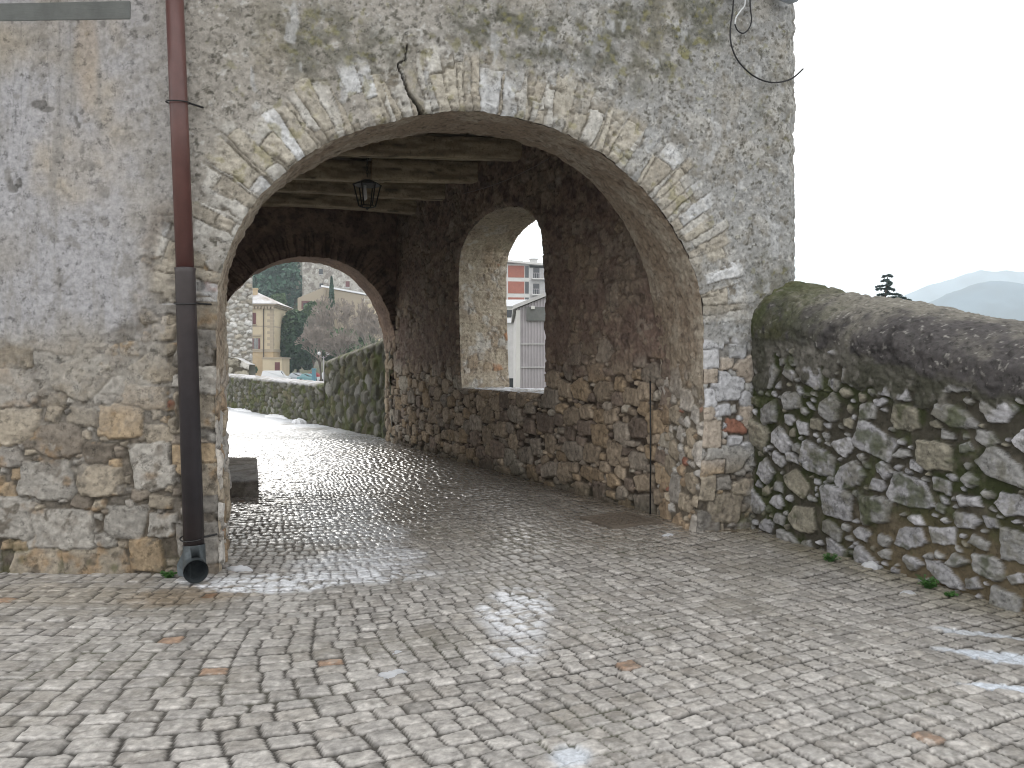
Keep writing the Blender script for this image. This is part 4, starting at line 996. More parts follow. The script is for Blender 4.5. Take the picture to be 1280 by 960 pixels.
rp_ = Plane((-20, 41.5), (5.95, .9), (.15, -.99)); a_ = ax((0, 6.0, .05)); b_ = ax((-.2, 1.95, .05)); U, V = np.meshgrid(a_, b_, indexing='ij')
I, e, du, dv, r = stones(a_, b_, [(.26, 400), (.18, 1200), (.12, 2500)], 1.3, 611, .05)
s = palette(I, [(.38, .36, .31), (.30, .28, .23), (.46, .45, .42)], [4, 3, 2], 612)*(1+.2*fbm(U, V, .2, 3, 613))[..., None]
c = mix(np.array((.10, .09, .07)), s, ss(-.01, .02, e)); P = rp_.P(U, V, .09*ss(-.01, .06, e)); lean = np.clip(V/1.95, 0, 1)
P[..., 1] += .5*lean; P[..., 2] -= (.35*ss(5.0, 6.0, U)+.15*fbm(U, V*0, .4, 3, 614))*lean
Pb = P.copy(); 
lw = sheet('retaining_wall', P, M['far_rock'], None, c); tag(lw, 'rough low rubble wall in front of the grey stone tower', 'wall')
P2 = np.stack([P[:, -1], P[:, -1]+np.array((0, 1.0, -.02)), np.stack([P[:, -1, 0], P[:, -1, 1]+1.0, P[:, -1, 2]*0-.2], -1)], 1)
sheet('wall_top', P2, M['concrete'], lw)

# ochre house
def windowset(mb_f, parent, x, z, w, hgt, face_y, shut='open', trim=True):
    b = MB(); b.box(x, x+w, face_y-.06, face_y-.02, z, z+hgt, fr=mb_f); wnd = local(b.build('window', M['pane']), parent)
    b = MB()
    if shut == 'open':
        b.box(x-w*.42, x-.02, face_y-.14, face_y-.05, z, z+hgt, fr=mb_f); b.box(x+w+.02, x+w*1.42, face_y-.14, face_y-.05, z, z+hgt, fr=mb_f)
        m2 = MB(); m2.box(x+w*.42, x+w*.58, face_y-.10, face_y-.061, z, z+hgt, fr=mb_f); m2.box(x, x+w*.12, face_y-.10, face_y-.061, z, z+hgt, fr=mb_f); m2.box(x+w*.88, x+w, face_y-.10, face_y-.061, z, z+hgt, fr=mb_f); local(m2.build('frame', M['white']), wnd)
    else:
        b.box(x, x+w*.48, face_y-.14, face_y-.065, z, z+hgt, fr=mb_f); b.box(x+w*.52, x+w, face_y-.14, face_y-.065, z, z+hgt, fr=mb_f)
    local(b.build('shutter', M['shutter']), wnd)
    if trim:
        t = MB(); t.box(x-w*.2, x+w*1.2, face_y-.18, face_y-.01, z-.25, z-.08, fr=mb_f); local(t.build('sill', M['cornice']), wnd)
    return wnd
fr = frame(341, 140, 3); x0, y0, _ = fr(0, 0, 0)
o = empty('ochre_house', (x0, y0, -1.3)); tag(o, 'three storey ochre house with maroon shutters and snowy hipped roof', 'house')
b = MB(); b.box(-16, 0, 0, 12, 4.2, 11.6, fr=fr); local(b.build('wall', M['ochre']), o)
b = MB(); b.box(-16, .02, -.03, 12.02, -1.5, 3.75, fr=fr); local(b.build('ground_floor_wall', M['ochre2']), o)
b = MB(); b.box(-16, .12, -.14, 12.1, 3.7, 4.22, fr=fr); local(b.build('string_course', M['cornice']), o)
b = MB(); b.box(-16, .03, -.05, 12, 8.1, 8.3, fr=fr); local(b.build('string_course', M['cornice']), o)
b = MB()
for k in range(14): L_ = .95 if k % 2 else .5; b.box(-L_, .05, -.06, L_, 4.25+k*.52, 4.25+k*.52+.48, fr=fr)
local(b.build('quoins', M['cornice']), o)
b = MB(); b.box(-16.3, .35, -.35, 12.3, 11.62, 11.9, fr=fr)
for k in range(30): b.box(-.1-k*.55, .2-k*.55, -.6, -.04, 11.25, 11.61, fr=fr)
b.box(-16.6, .7, -.7, 12.6, 11.9, 12.1, fr=fr); local(b.build('cornice', M['cornice']), o)
b = MB(); b.add([fr(-16.9, -.9, 12.12), fr(.95, -.9, 12.12), fr(.95, 12.9, 12.12), fr(-16.9, 12.9, 12.12), fr(-11, 6, 15.0), fr(-5, 6, 15.0)], [(0, 1, 5, 4), (1, 2, 5), (2, 3, 4, 5), (3, 0, 4), (3, 2, 1, 0)])
local(b.build('roof', M['tile']), o)
b = MB(); b.box(-4.4, -3.7, 3.5, 4.3, 13, 15.0, fr=fr); b.box(-4.5, -3.6, 3.4, 4.4, 15.0, 15.2, fr=fr); local(b.build('chimney', M['ochre2']), o)
for k in range(4): windowset(fr, o, -3.75-k*3.6, 8.6, .85, 1.95, 0, 'closed'); w_ = windowset(fr, o, -3.25-k*3.6, 4.15+.1, .75, 1.85, 0)
for k in range(4): b = MB(); b.box(-3.75-k*3.6, -2.0-k*3.6, -.3, -.02, 6.5, 6.75, fr=fr); local(b.build('window_hood', M['cornice']), o)
local(MB().tube([fr(-1.55, -.2, 12), fr(-1.55, -.2, -1.3)], .09, 6).build('downpipe', M['bark']), o)
fr2 = frame(352, 137, 3); x0, y0, _ = fr2(0, 0, 0)
b = MB(); b.box(-3.2, 0, 0, 6, -1.5, 2.5, fr=fr2); local(b.build('annex_wall', M['ochre']), o)
b = MB(); b.box(-3.3, .15, -.15, 6.1, 2.5, 2.75, fr=fr2); local(b.build('annex_parapet', M['cornice']), o)
b = MB(); b.box(-1.15, -.3, -.05, .05, -1.3, 1.9, fr=fr2); local(b.build('door', M['shutter']), o)

# stone house on the slope
fr = frame(378, 222, -4)
o = empty('stone_farmhouse', (*fr(0, 0, 0)[:2], 10)); tag(o, 'large pale rubble stone house on the hillside above the trees', 'house')
zt_ = at(378, 322, 222)[2]
pl_ = Plane(fr(0, 0, 0)[:2], (math.cos(R(-4)), math.sin(R(-4))), (math.sin(R(-4)), -math.cos(R(-4))))
U, V = np.meshgrid(ax((0, 24, .2)), ax((8, 33, .2)), indexing='ij'); n = fbm(U, V, .7, 3, 700)
c = mix(np.array((.42, .40, .36)), np.array((.24, .215, .19)), ss(-.1, .3, n+.35*fbm(U, V, 4, 3, 702))); c = mix(c, np.array((.56, .55, .52)), ss(.25, .45, fbm(U, V, .6, 3, 701)))
local(sheet('wall', pl_.P(U, V, .02), M['far_rock'], None, c), o)
b = MB(); b.box(0, 24, .05, 12, 8, 33, fr=fr); local(b.build('side_walls', M['concrete']), o)
b = MB(); b.add([fr(-.5, -.6, 33), fr(24.5, -.6, 33), fr(24.5, 12.6, 33), fr(-.5, 12.6, 33), fr(-.5, 6, 36), fr(24.5, 6, 36)], [(0, 1, 5, 4), (2, 3, 4, 5), (0, 4, 3), (1, 2, 5), (3, 2, 1, 0)]); local(b.build('roof', M['tile']), o)
for (px, py, w, hh_) in ((399.5, 336.5, 4.5, 6.5), (400, 354.5, 4.5, 4), (401.5, 362.5, 2.5, 4.5), (433, 352, 5, 7)):
    xx = (px-378)/1000.*222; zz = 1.6-(py+hh_-455)/1000.*222
    b = MB(); b.box(xx, xx+w*.222, -.12, .01, zz, zz+hh_*.222, fr=fr); wd = local(b.build('window', M['shutter'] if px > 430 else M['pane']), o)
    b = MB(); b.box(xx-.15, xx+w*.222+.15, -.2, .01, zz-.22, zz-.03, fr=fr); local(b.build('sill', M['concrete']), wd)
# lower extension in front with a snowy eave
fr3 = frame(404, 214, -6); za, zb2 = at(404, 359, 214)[2], at(462, 371, 214)[2]
b = MB(); b.add([fr3(0, 0, 6), fr3(13, 0, 6), fr3(13, 5, 6), fr3(0, 5, 6), fr3(0, 0, za), fr3(13, 0, zb2), fr3(13, 5, zb2), fr3(0, 5, za)], [(0, 1, 5, 4), (1, 2, 6, 5), (2, 3, 7, 6), (3, 0, 4, 7), (4, 5, 6, 7)]); local(b.build('extension_wall', M['cornice']), o)
b = MB(); b.add([fr3(-.4, -.5, za+.1), fr3(13.3, -.5, zb2+.1), fr3(13.3, 5.3, zb2+.1), fr3(-.4, 5.3, za+.1), fr3(-.4, -.5, za+.55), fr3(13.3, -.5, zb2+.55), fr3(13.3, 5.3, zb2+.55), fr3(-.4, 5.3, za+.55)], [(0, 1, 5, 4), (1, 2, 6, 5), (2, 3, 7, 6), (3, 0, 4, 7), (4, 5, 6, 7), (3, 2, 1, 0)]); local(b.build('extension_roof', M['snow']), o)
# left lean-to with a red framed loggia
fr4 = frame(372, 208, 6); z1, z2 = at(372, 372.5, 208)[2], at(398, 359, 208)[2]
b = MB(); b.add([fr4(0, 0, 5), fr4(6.6, 0, 5), fr4(6.6, 6, 5), fr4(0, 6, 5), fr4(0, 0, z1), fr4(6.6, 0, z2), fr4(6.6, 6, z2), fr4(0, 6, z1)], [(0, 1, 5, 4), (1, 2, 6, 5), (2, 3, 7, 6), (3, 0, 4, 7), (4, 5, 6, 7)]); local(b.build('annex_wall', M['cornice']), o)
zq = at(380, 386, 208)[2]; b = MB(); b.box(1.0, 3.3, -.12, .02, zq, zq+2.1, fr=fr4); lg = local(b.build('loggia', M['shutter']), o)
b = MB(); b.box(1.5, 2.7, -.2, -.121, zq+.1, zq+1.5, fr=fr4); local(b.build('opening', M['pane']), lg)
# terrace with railing on the right
x, y, z = at(455, 380, 200); b = MB(); b.box(x, x+7, y, y+5, 5, z+.0); tr = local(b.build('terrace', M['ochre']), o)
b = MB()
for k in range(8): b.box(x+k*.95, x+k*.95+.08, y, y+.08, z, z+(3.2 if k in (0, 1, 3) else 1.1))
b.box(x, x+7, y, y+.08, z+1.0, z+1.1); local(b.build('railing', M['white']), tr)

# ---- cars, street lamp, recycling bin on the car park
def car(name, label, cat, px, Y, L, Hh, m, rot=0, van=False):
    fr = frame(px, Y, rot); g = -1.36; o = empty(name, (*fr(0, 0, 0)[:2], g)); tag(o, label, cat, 'vehicles on the car park below the village')
    P_ = ([(0, .35), (0, .9), (.06, 1.0), (.10, Hh*.95), (.14, Hh), (.70, Hh), (.84, 1.08), (.97, .95), (1, .7), (1, .35)] if van else
          [(0, .35), (0, .75), (.02, .95), (.12, 1.0), (.22, Hh*.97), (.32, Hh), (.55, Hh), (.70, .95), (.95, .85), (1, .65), (1, .35)])
    w = 1.75; b = MB(); n = len(P_); ins = lambda z: .16 if z > 1.1 else 0
    b.add([fr(p[0]*L, 0+ins(p[1]), g+p[1]) for p in P_]+[fr(p[0]*L, w-ins(p[1]), g+p[1]) for p in P_], [tuple(range(n)), tuple(range(n, 2*n))]+[(k, (k+1) % n, n+(k+1) % n, n+k) for k in range(n)])
    local(b.build('body', m, bevel=.03), o)
    b = MB(); a0, a1 = (.72, .82) if van else (.24, .64); zt = Hh*.93
    b.add([fr(a0*L, .07, g+1.0), fr((a1+.03)*L, .07, g+1.0), fr((a1-.06)*L, .13, g+zt), fr((a0+.03)*L, .13, g+zt), fr(a0*L, .2, g+1.0), fr((a1+.03)*L, .2, g+1.0), fr((a1-.06)*L, .25, g+zt), fr((a0+.03)*L, .25, g+zt)], [(0, 1, 2, 3), (4, 5, 6, 7), (0, 1, 5, 4), (1, 2, 6, 5), (2, 3, 7, 6), (3, 0, 4, 7)])
    local(b.build('side_window', M['pane']), o)
    for k in (.18, .82):
        for yy in (.02, w-.2):
            c0, c1 = fr(k*L, yy-.03, g+.34), fr(k*L, yy+.2, g+.34); wh = MB().tube([c0, c1], .34, 14).build('wheel', M['tyre']); local(wh, o)
    return o
car('parked_van', 'white van parked below the ochre house', 'van', 324, 128, 4.6, 1.9, M['carw'], 2, True)
car('parked_car', 'pale teal hatchback parked right of the white van', 'car', 371, 126, 3.6, 1.45, M['cart'], 4)
car('parked_car', 'silver car just behind the right end of the white van', 'car', 357, 133, 3.9, 1.5, M['cars'], 2)
car('parked_car', 'red car half hidden behind the pale teal car', 'car', 379, 137, 3.8, 1.5, M['red'], 0)
car('parked_car', 'white car by the street lamp, nearest the step in the parapet', 'car', 396, 124, 4.0, 1.75, M['carw'], 0)
x, y, z = at(392, 460.5, 122); o = empty('recycling_bin', (x, y, -1.36)); tag(o, 'tall teal recycling bin between the red car and the street lamp', 'bin')
local(MB().box(x-.28, x+.28, y, y+.55, -1.3, z-.15).build('bin_body', M['bin'], bevel=.04), o); local(MB().box(x-.32, x+.32, y-.04, y+.6, z-.15, z).build('lid', M['bin'], bevel=.04), o)
x, y, z = at(404.5, 446, 118); o = empty('street_lamp', (x, y, -1.36)); tag(o, 'grey street lamp with two white globes over the car park', 'street lamp')
local(MB().tube([(x, y, -1.4), (x, y, z+.1)], .07, 8).build('pole', M['sheetmetal']), o)
local(MB().tube([(x-.65, y, z+.35), (x-.4, y, z), (x, y, z-.15), (x+.4, y, z), (x+.65, y, z+.35)], .04, 6).build('bracket', M['sheetmetal']), o)
for sx in (-.65, .65):
    bm = bmesh.new(); bmesh.ops.create_icosphere(bm, subdivisions=3, radius=.26); bmesh.ops.translate(bm, verts=bm.verts, vec=(x+sx, y, z+.5)); me = bpy.data.meshes.new('globe'); bm.to_mesh(me); bm.free(); me.materials.append(M['glass_w']); local(link(bpy.data.objects.new('globe', me)), o)

# ================================================================== SEEN THROUGH THE SIDE WINDOW
D = 150; fr = frame(612, D, 9); o = empty('apartment_block', (*fr(0, 0, 0)[:2], -12)); tag(o, 'modern apartment block with brick panels and white concrete bands seen through the side window', 'building')
zt_ = at(640, 327, D)[2]
lv = [zt_-.4-3.0*k for k in range(11)]
b = MB(); b.box(0, 7.6, .0, 12, -13, zt_-.3, fr=fr); local(b.build('wall', M['white']), o)
for k in range(8):
    z1 = lv[k]-.25; z0 = z1-2.25
    for (xa, xb) in ((.3, 3.2), (3.5, 6.6)) if k >= 0 else ():
        local(MB().box(xa, xb, -.05, .02, z0, z1, fr=fr).build('brick_panel', M['brick']), o)
    b = MB(); b.box(6.75, 7.45, -.06, .02, z0, z1, fr=fr); local(b.build('window', M['pane']), o)
# balcony wing
b = MB(); b.box(7.6, 16, -1.2+1.2, 12, -13, zt_-1.0, fr=fr); local(b.build('wing_wall', M['concrete']), o)
for k in range(8):
    z = lv[k]-2.9; b = MB(); b.box(7.9, 15.5, -1.4, -.02, z, z+.22, fr=fr); sl_ = local(b.build('balcony', M['white']), o)
    b = MB()
    for q in range(22): b.box(7.95+q*.35, 8.0+q*.35, -1.38, -1.33, z+.22, z+1.15, fr=fr)
    b.box(7.95, 15.4, -1.4, -1.3, z+1.12, z+1.2, fr=fr); local(b.build('railing', M['sheetmetal']), sl_)
    for xa in (8.3, 10.6, 13.2): local(MB().box(xa, xa+1.2, -.06, -.01, z+.25, z+2.3, fr=fr).build('window', M['pane']), o)
b = MB(); b.add([fr(-.6, -1.2, zt_+.55), fr(8.2, -1.2, zt_-.15), fr(16.4, -1.8, zt_-.6), fr(16.4, 12.5, zt_-.6), fr(-.6, 12.5, zt_+.55), fr(-.6, -1.2, zt_+.15), fr(8.2, -1.2, zt_-.5), fr(16.4, -1.8, zt_-.95), fr(16.4, 12.5, zt_-.95), fr(-.6, 12.5, zt_+.15)], [(0, 1, 2, 3, 4), (9, 8, 7, 6, 5), (0, 1, 6, 5), (1, 2, 7, 6), (2, 3, 8, 7), (3, 4, 9, 8), (4, 0, 5, 9)]); local(b.build('roof', M['white']), o)
b = MB(); b.box(8.4, 9.7, 3, 4.2, zt_-.6, zt_+1.0, fr=fr); b.box(8.2, 9.9, 2.8, 4.4, zt_+1.0, zt_+1.15, fr=fr); local(b.build('chimney', M['concrete']), o)
# flat snowy roof in between
z = at(632, 375, 60)[2]; b = MB(); b.box(-3.5, 4.4, 60, 75, -12, z-.5); o = empty('low_building', (0, 60, -12)); tag(o, 'low white building with snow on its flat roof, under the apartment block', 'building'); local(b.build('wall', M['white']), o)
local(MB().box(-3.8, 4.7, 59.6, 75.4, z-.5, z).build('roof', M['snow']), o); local(MB().box(-.9, .2, 59.93, 60.0, z-1.3, z-.75).build('window', M['pane']), o)
z2 = at(632, 398, 45)[2]; o = empty('terrace_building', (0, 45, -12)); tag(o, 'grey rendered house with snowy terrace left of the metal shed', 'house')
local(MB().box(-4, .9, 45, 56, -12, z2-.25).build('wall', M['concrete']), o); local(MB().box(-4.2, 1.1, 44.8, 56.2, z2-.25, z2).build('roof', M['snow']), o)
local(MB().box(-.15, .12, 44.93, 45, -1.2, .8).build('window', M['pane']), o)
# corrugated shed with lean-to gable
Y_ = 26; xl, _, zl = at(646, 386, Y_); xr, _, zr = at(700, 364, Y_); o = empty('metal_shed', (xl, Y_, -9)); tag(o, 'grey corrugated metal shed with sloping snowy roof edge outside the side window', 'shed')
U, Zt = np.linspace(xl, xr, 400), None
fx = MB(); vsx = []; n = 240
for k in range(n):
    x = xl+(xr+1.5-xl)*k/(n-1); dy = .022*(1 if (k % 8) < 4 else 0); z = zl+(zr-zl)*(x-xl)/(xr-xl); vsx += [(x, Y_-dy, -9), (x, Y_-dy, z)]
fx.add(vsx, [(2*k, 2*k+2, 2*k+3, 2*k+1) for k in range(n-1)]); local(fx.build('front_cladding', M['sheetmetal']), o)
b = MB(); zr2 = zl+(zr-zl)*(xr+1.5-xl)/(xr-xl); b.add([(xl, Y_+.05, -9), (xr+1.5, Y_+.05, -9), (xr+1.5, Y_+9, -9), (xl-.1, Y_+9, -9), (xl, Y_+.05, zl-.03), (xr+1.5, Y_+.05, zr2-.03), (xr+1.5, Y_+9, zr2-.03), (xl-.1, Y_+9, zl-.03)], [(0, 1, 5, 4), (1, 2, 6, 5), (2, 3, 7, 6), (3, 0, 4, 7), (4, 5, 6, 7)]); local(b.build('shed_body', M['concrete']), o)
b = MB(); b.add([(xl-.12, Y_-.15, zl-.02), (xr+1.5, Y_-.15, zr2-.0), (xr+1.5, Y_+9.2, zr2), (xl-.2, Y_+9.2, zl-.02), (xl-.12, Y_-.15, zl+.10), (xr+1.5, Y_-.15, zr2+.12), (xr+1.5, Y_+9.2, zr2+.12), (xl-.2, Y_+9.2, zl+.10)], [(0, 1, 5, 4), (1, 2, 6, 5), (2, 3, 7, 6), (3, 0, 4, 7), (4, 5, 6, 7), (3, 2, 1, 0)]); local(b.build('roof', M['concrete']), o)
local(MB().box(xl-.03, xl+.11, Y_-.06, Y_-.025, -9, zl-.05).build('corner_flashing', M['white']), o)
for zz in (at(0, 430, Y_)[2], at(0, 459, Y_)[2]): local(MB().box(xl+.12, xr+1.5, Y_-.055, Y_-.025, zz-.02, zz+.02).build('batten', M['concrete']), o)
xw, _, zw = at(658, 400, Y_); local(MB().box(xw, xr+1.2, Y_-.10, Y_-.03, at(0, 401, Y_)[2], at(0, 384, Y_)[2]).build('gable_panel', M['cement']), o)
x, _, z = at(666, 385, Y_); local(MB().box(x-.06, x+.06, Y_-.25, Y_-.10, z-.05, z+.05).build('floodlight', M['white']), o)

# ================================================================== THINGS ON THE GATEHOUSE AND THE STREET
# downpipe: maroon upper length, dark lower length, brackets, open shoe
def flp(px, py, out):
    pl = FL if px < 260 else FR
    q = Plane(pl.O+pl.n*out, pl.D, pl.n); u, z = q.at(px, py)
    return Vector(q.P(u, z))
o = empty('downpipe', tuple(flp(242, 715, .12)[:2])+(0,)); tag(o, 'rainwater downpipe, maroon above and dark below, on the wall left of the arch', 'downpipe')
up_ = [flp(216, -60, .12), flp(231.5, 340, .12)]
local(MB().tube(up_, .064, 24).build('upper_pipe', M['maroon'], smooth=True), o)
lo = [flp(231.3, 335, .12), flp(231.5, 341, .12), flp(242.5, 683, .12)]
local(MB().tube(lo, [.076, .072, .074], 24).build('lower_pipe', M['dpipe'], smooth=True), o)
e0, e1_ = flp(242.5, 681, .12), flp(243, 700, .13); e2 = flp(243.5, 709, .17); e3 = flp(245, 714.5, .27)
m_ = MB(); pts_ = [e0, e1_, e2, e3]
m_.tube(pts_, [.079, .080, .082, .086], 24, cap=False); m_.tube(pts_, [.074, .075, .077, .081], 24, cap=False)
local(m_.build('outlet_shoe', M['zinc'], smooth=True), o)
m_ = MB(); c0 = flp(229, 702, .16); m_.add([c0+Vector((-.035, 0, -.10)), c0+Vector((.07, -.03, -.12)), c0+Vector((.06, 0, .03)), c0+Vector((.0, .02, .075)), c0+Vector((-.055, .03, -.03))], [(0, 1, 2, 3, 4)])
fl_ = local(m_.build('splash_flap', M['zinc']), o); sm = fl_.modifiers.new('thick', 'SOLIDIFY'); sm.thickness = .008
for (px, py) in ((232.7, 379), (222.5, 128), (240, 672)):
    c = flp(px, py, .12); ring_ = [c+Vector((.083*math.cos(a), .083*math.sin(a), .012*math.sin(a))) for a in np.linspace(0, 2*math.pi, 25)]
    m_ = MB(); m_.tube(ring_, .005, 6, cap=False); m_.tube([c+Vector((.08, .02, 0)), c+Vector((.14, .12, .0))], .008, 6); local(m_.build('pipe_clamp', M['iron']), o)

# hanging lantern
lx, ly, lz = (459-640)/1000.*11.75, 11.75, 1.6+(455-229)/1000.*11.75
o = empty('hanging_lantern', (lx, ly, lz-.45)); tag(o, 'black iron lantern hanging by a chain from the ceiling beam', 'lantern')
m_ = MB(); zc = 4.66
k = 0
while zc > lz+.07:
    ring_ = [Vector((lx+(.016*math.cos(a) if k % 2 else 0), ly+(0 if k % 2 else .016*math.cos(a)), zc+.03*math.sin(a))) for a in np.linspace(0, 2*math.pi, 11)]
    m_.tube(ring_, .005, 5, cap=False); zc -= .048; k += 1
local(m_.build('chain', M['iron']), o)
def hexr(r, z, n=6): return [(lx+r*math.cos(2*math.pi*k/n+.3), ly+r*math.sin(2*math.pi*k/n+.3), z) for k in range(n)]
m_ = MB(); a_, b_ = hexr(.215, lz-.02), hexr(.06, lz+.05); m_.add(a_+b_+hexr(.215, lz-.035), [(k, (k+1) % 6, 6+(k+1) % 6, 6+k) for k in range(6)]+[tuple(range(6, 12)), tuple(range(12, 18))]+[(k, (k+1) % 6, 12+(k+1) % 6, 12+k) for k in range(6)]); local(m_.build('lantern_cap', M['iron']), o)
m_ = MB(); t_, bt = hexr(.195, lz-.03), hexr(.12, lz-.34)
for k in range(6): m_.tube([t_[k], bt[k]], .010, 5); m_.tube([bt[k], bt[(k+1) % 6]], .009, 5)
m_.tube([(lx, ly, lz-.35), (lx, ly, lz-.39)], [.04, .01], 8); local(m_.build('lantern_frame', M['iron']), o)
m_ = MB(); m_.tube([(lx-.03, ly-.02, lz-.03), (lx-.03, ly-.02, lz-.10), (lx-.03, ly-.02, lz-.15), (lx-.03, ly-.02, lz-.23), (lx-.03, ly-.02, lz-.255)], [.02, .022, .032, .034, .012], 12); local(m_.build('bulb', M['glass_w'], smooth=True), o)

# cables at the top right of the front
def cable(name, label, px_pts, out, r, m, endr=None):
    pts = [flp(px, py, out if not isinstance(out, list) else out[k]) for k, (px, py) in enumerate(px_pts)]
    c = []
    for k in range(len(pts)-1):
        p0, p1, p2, p3 = pts[max(k-1, 0)], pts[k], pts[k+1], pts[min(k+2, len(pts)-1)]
        for t in np.linspace(0, 1, 8, endpoint=False): c.append(.5*((2*p1)+(p2-p0)*t+(2*p0-5*p1+4*p2-p3)*t*t+(3*p1-p0-3*p2+p3)*t**3))
    c.append(pts[-1]); o = MB().tube(c, r, 6).build(name, M[m], smooth=True); tag(o, label, 'cable'); return o
cable('cable', 'long black cable hanging in a wide curve past the right corner of the gatehouse', [(919, -30), (916, 12), (913, 35), (914, 55), (922, 75), (938, 92), (955, 101), (972, 103), (990, 98), (1004, 86)], .075, .008, 'cable')
cable('cable', 'short black cable loop hanging at the top of the gatehouse front', [(937, -20), (938, 10), (939.5, 25), (936, 36), (929, 41.5), (922, 38), (918.5, 30)], .06, .007, 'cable')
cable('cable', 'white cable end joining the short black loop', [(918.5, 30), (920, 22), (926, 13), (931, 5), (932, -20)], .068, .0075, 'wcable')
m_ = MB(); 
c0 = flp(905, -12, .05); bk = MB().box(c0.x-.14, c0.x+.14, c0.y-.06, c0.y+.06, c0.z-.05, c0.z+.1).build('cable_box', M['iron'], bevel=.02); tag(bk, 'dark junction box where the cables leave the wall', 'junction box')
# rounded lamp housing peeping in at the top right corner
c0 = flp(981, -4, .16); o = empty('wall_lamp', tuple(c0)); tag(o, 'rounded grey lamp housing at the top right corner of the gatehouse', 'wall lamp')
d_ = Vector((.94, .342, -.10)); bp_ = [c0-d_*.17+Vector((0, 0, .05)), c0-d_*.13+Vector((0, 0, .035)), c0-d_*.04+Vector((0, 0, .03)), c0+d_*.08+Vector((0, 0, .03)), c0+d_*.13+Vector((0, 0, .04)), c0+d_*.15+Vector((0, 0, .06))]
local(MB().tube(bp_, [.01, .05, .07, .075, .055, .01], 18).build('lamp_housing', M['lamp'], smooth=True), o)
local(MB().tube([c0+Vector((0, 0, .08)), c0+Vector((-.05, .1, .35)), Vector(FR.P(FR.at(981, 2)[0], c0.z+.4, -.02))], .02, 8).build('bracket', M['lamp'], smooth=True), o)

# conduit and wire in the passage
u_, z_ = SW.at(823.5, 484); m_ = MB(); pA, pB = Vector(SW.P(.03, 0.0, .085)), Vector(SW.P(.03, 1.42, .085))
cd = MB().tube([pA, (pA+pB)/2+Vector((.004, 0, 0)), pB], .009, 8).build('conduit', M['iron'], smooth=True); tag(cd, 'thin dark conduit running up the wall at the inner edge of the front pier', 'pipe')
wp = []
for t in np.linspace(0, 1, 30):
    px = 694+(585-694)*t; py = 199+(243-199)*t+5*math.sin(math.pi*t); u_, z_ = SW.at(px, py); wp.append(Vector(SW.P(u_, z_, .09)))
wr = MB().tube(wp, .006, 5).build('wire', M['wcable'], smooth=True); wr.data.materials[0] = mat('old_wire', (.22, .2, .18), .7); tag(wr, 'thin pale wire sagging along the upper side wall towards the beams', 'wire')

# stone step inside on the left
x0, y0 = G(290, 622); mb = MB(); P_ = []
n = 20
def stepsheet(name, x0, x1, y0, y1, zt, seed):
    a_, b_ = ax((x0, x1, .025)), ax((y0, y1, .025))
    prof = []
    U, V = np.meshgrid(a_, np.r_[np.linspace(-.05, zt, 10)], indexing='ij')
    front = np.stack([U, np.full(U.shape, y0), V], -1)
    U2, V2 = np.meshgrid(a_, b_[1:], indexing='ij'); top = np.stack([U2, V2, np.full(U2.shape, zt)], -1)
    P = np.concatenate([front, top], 1)
    side = np.stack([np.stack([np.full(P.shape[1], x1), P[0, :, 1]+.0, np.linspace(0, 1, P.shape[1])*0-.05], -1)]*1, 0)
    n1 = .005*fbm(P[..., 0]*1.0, P[..., 1]+P[..., 2], .25, 4, seed); P = P+np.stack([n1*.5, -np.abs(n1), n1*(P[..., 2] > 0)], -1)
    P = np.concatenate([P, side], 0)
    P[..., 0] -= .33*(P[..., 1]-y0)
    c = mix(np.array((.27, .25, .22)), np.array((.17, .15, .125)), ss(-.3, .3, fbm(P[..., 0]*1.1, P[..., 1]+P[..., 2], .15, 4, seed+1)))
    c = mix(c, np.array((.70, .72, .76)), .35*ss(.1, .6, fbm(P[..., 0], P[..., 1]*.4, .35, 3, seed+2)+.1)*(P[..., 2] > zt*.9))
    return sheet(name, P, M['rock'], None, c)
stp = stepsheet('stone_step', -3.75, -3.04, 9.6, 12.0, .2, 800); tag(stp, 'low worn stone step against the left side of the passage', 'step')

# drain cover
gx, gy = G(775, 651); uD = np.array((.89, .455)); vD = np.array((-.455, .89))
frd = lambda x, y, z: (gx+uD[0]*x+vD[0]*y, gy+uD[1]*x+vD[1]*y, z)
o = empty('drain_cover', (gx, gy, 0)); tag(o, 'square dark drain cover set in the cobbles by the side wall', 'drain cover')
M['drain'] = mat('dark_cast_cover', (.15, .125, .10), .6, .002, 40, .3)
m_ = MB(); 
for (a, b, c_2, d) in ((-.30, .30, -.30, -.25), (-.30, .30, .25, .30), (-.30, -.25, -.249, .249), (.25, .30, -.249, .249)): m_.box(a, b, c_2, d, -.03, .022, fr=frd)
local(m_.build('cover_frame', M['drain'], bevel=.004), o)
m_ = MB(); m_.box(-.245, .245, -.245, .245, -.03, .012, fr=frd)
for k in range(6):
    for j in range(6): m_.box(-.21+k*.075, -.17+k*.075, -.21+j*.075, -.17+j*.075, .012, .018, fr=frd)
local(m_.build('lid', M['drain']), o)

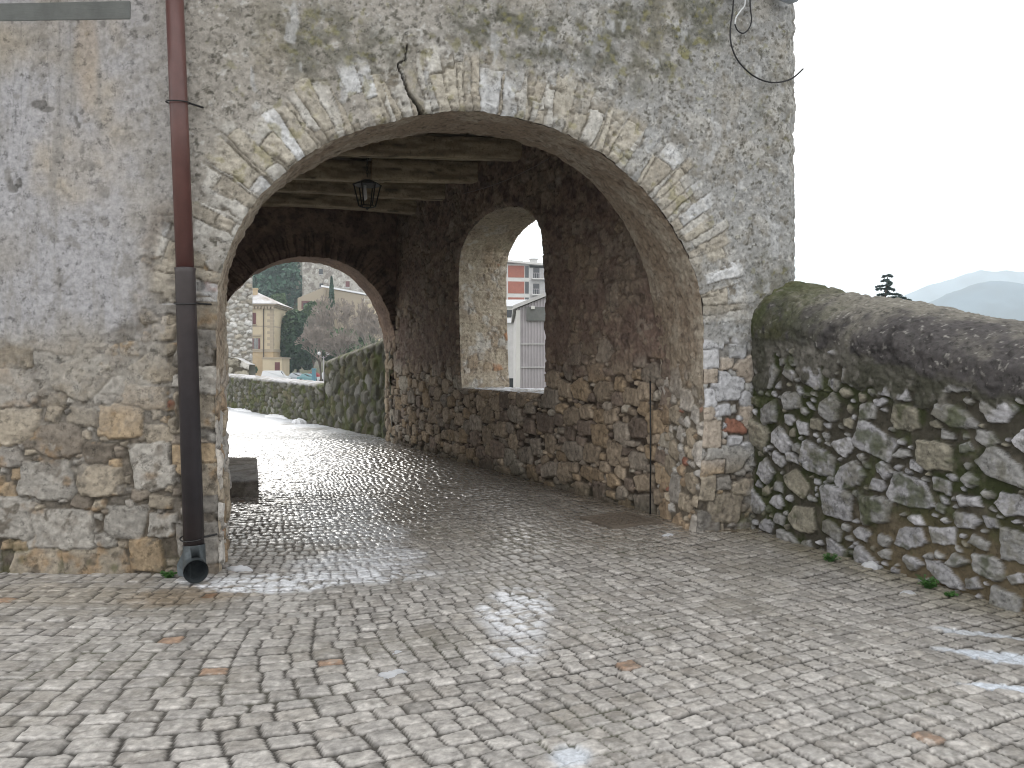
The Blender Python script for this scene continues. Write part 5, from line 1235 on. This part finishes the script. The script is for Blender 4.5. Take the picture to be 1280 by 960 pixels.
# lumps of leftover snow
def lump(label, px, py, rx, ry, hh_, seed, rot=0, z=0.0):
    x, y = G(px, py); n = 40; rr_, aa = np.meshgrid(np.linspace(0, 1, 16), np.linspace(0, 2*math.pi, n), indexing='ij')
    k = 1+.9*fbm(np.cos(aa)*1.0+seed, np.sin(aa), .8, 5, seed, .7)
    Xp = rr_*rx*k*np.cos(aa); Yp = rr_*ry*k*np.sin(aa); Z = z+hh_*np.sqrt(np.clip(1-rr_**2, 0, 1))*(1+.5*fbm(Xp, Yp, .05, 3, seed+1))-.006
    c, s = math.cos(rot), math.sin(rot); P = np.stack([x+Xp*c-Yp*s, y+Xp*s+Yp*c, Z], -1)
    o = sheet('snow_lump', P, M['snow'], None, None); tag(o, label, 'snow', 'leftover lumps of snow on the street'); return o
lump('long snow lump at the foot of the left arch jamb', 300, 712, .10, .035, .035, 1, -.15)
lump('flat snow patch alone in the middle of the cobbles', 491, 843, .065, .055, .012, 2)
lump('tiny snow spot just above the flat middle patch', 497, 815, .035, .03, .008, 3)
lump('snow lump leaning on the foot of the mossy parapet', 1090, 709, .08, .06, .05, 4)
lump('small snow lump on the cobbles below the weeds', 1134, 741, .05, .035, .02, 5)
lump('small snow lump on the cobbles by the front right pier', 836, 669, .06, .04, .02, 6)
for k, (px, py, rx, ry, hh_, lb_) in enumerate(((352, 522, 1.2, .35, .10, 'long bank of snow piled along the foot of the far parapet'), (374, 529, .35, .18, .12, 'pointed snow heap at the right end of the far bank'), (310, 514, 1.5, .3, .08, 'snow bank at the far bend of the street'))):
    lump(lb_, px, py, rx, ry, hh_, 20+k, math.atan2(7.8, -5)+math.pi)

# weeds at the foot of the walls
def weed(label, px, py, r, hgt, n, seed):
    x, y = G(px, py); rs = random.Random(seed); o = empty('weed', (x, y, 0)); tag(o, label, 'weed', 'weeds at the foot of the walls')
    st_, lf_ = MB(), MB()
    for k in range(n):
        a = rs.uniform(0, 6.28); L = rs.uniform(.4, 1)*r; t = Vector((x+L*math.cos(a), y+L*math.sin(a)*.6, rs.uniform(.3, 1)*hgt)); b0 = Vector((x+rs.uniform(-.02, .02), y, 0))
        st_.tube([b0, (b0+t)/2+Vector((0, 0, .01)), t], .0022, 4)
        for j in range(5):
            c = b0+(t-b0)*(1-j*.17)+Vector((rs.uniform(-.015, .015), rs.uniform(-.015, .015), .003)); s1 = rs.uniform(.009, .017); d1 = Vector((rs.uniform(-1, 1), rs.uniform(-1, 1), rs.uniform(-.2, .6))).normalized()*s1; d2 = d1.cross(Vector((rs.uniform(-.3, .3), rs.uniform(-.6, .2), 1))).normalized()*s1*.7
            lf_.add([c-d1, c-d2*.9, c+d1, c+d2*.9], [(0, 1, 2, 3)])
    local(st_.build('stem', M['weed']), o); local(lf_.build('leaf', M['weed']), o)
weed('bright green weed at the foot of the parapet near the right edge', 1160, 736, .08, .085, 36, 1)
weed('small green weed left of the snow lump by the parapet', 1038, 702, .07, .07, 26, 2)
weed('tiny weed at the wall foot left of the downpipe', 211, 722, .07, .06, 26, 3)
weed('low weed right of the bright one under the parapet', 1190, 746, .05, .035, 12, 4)
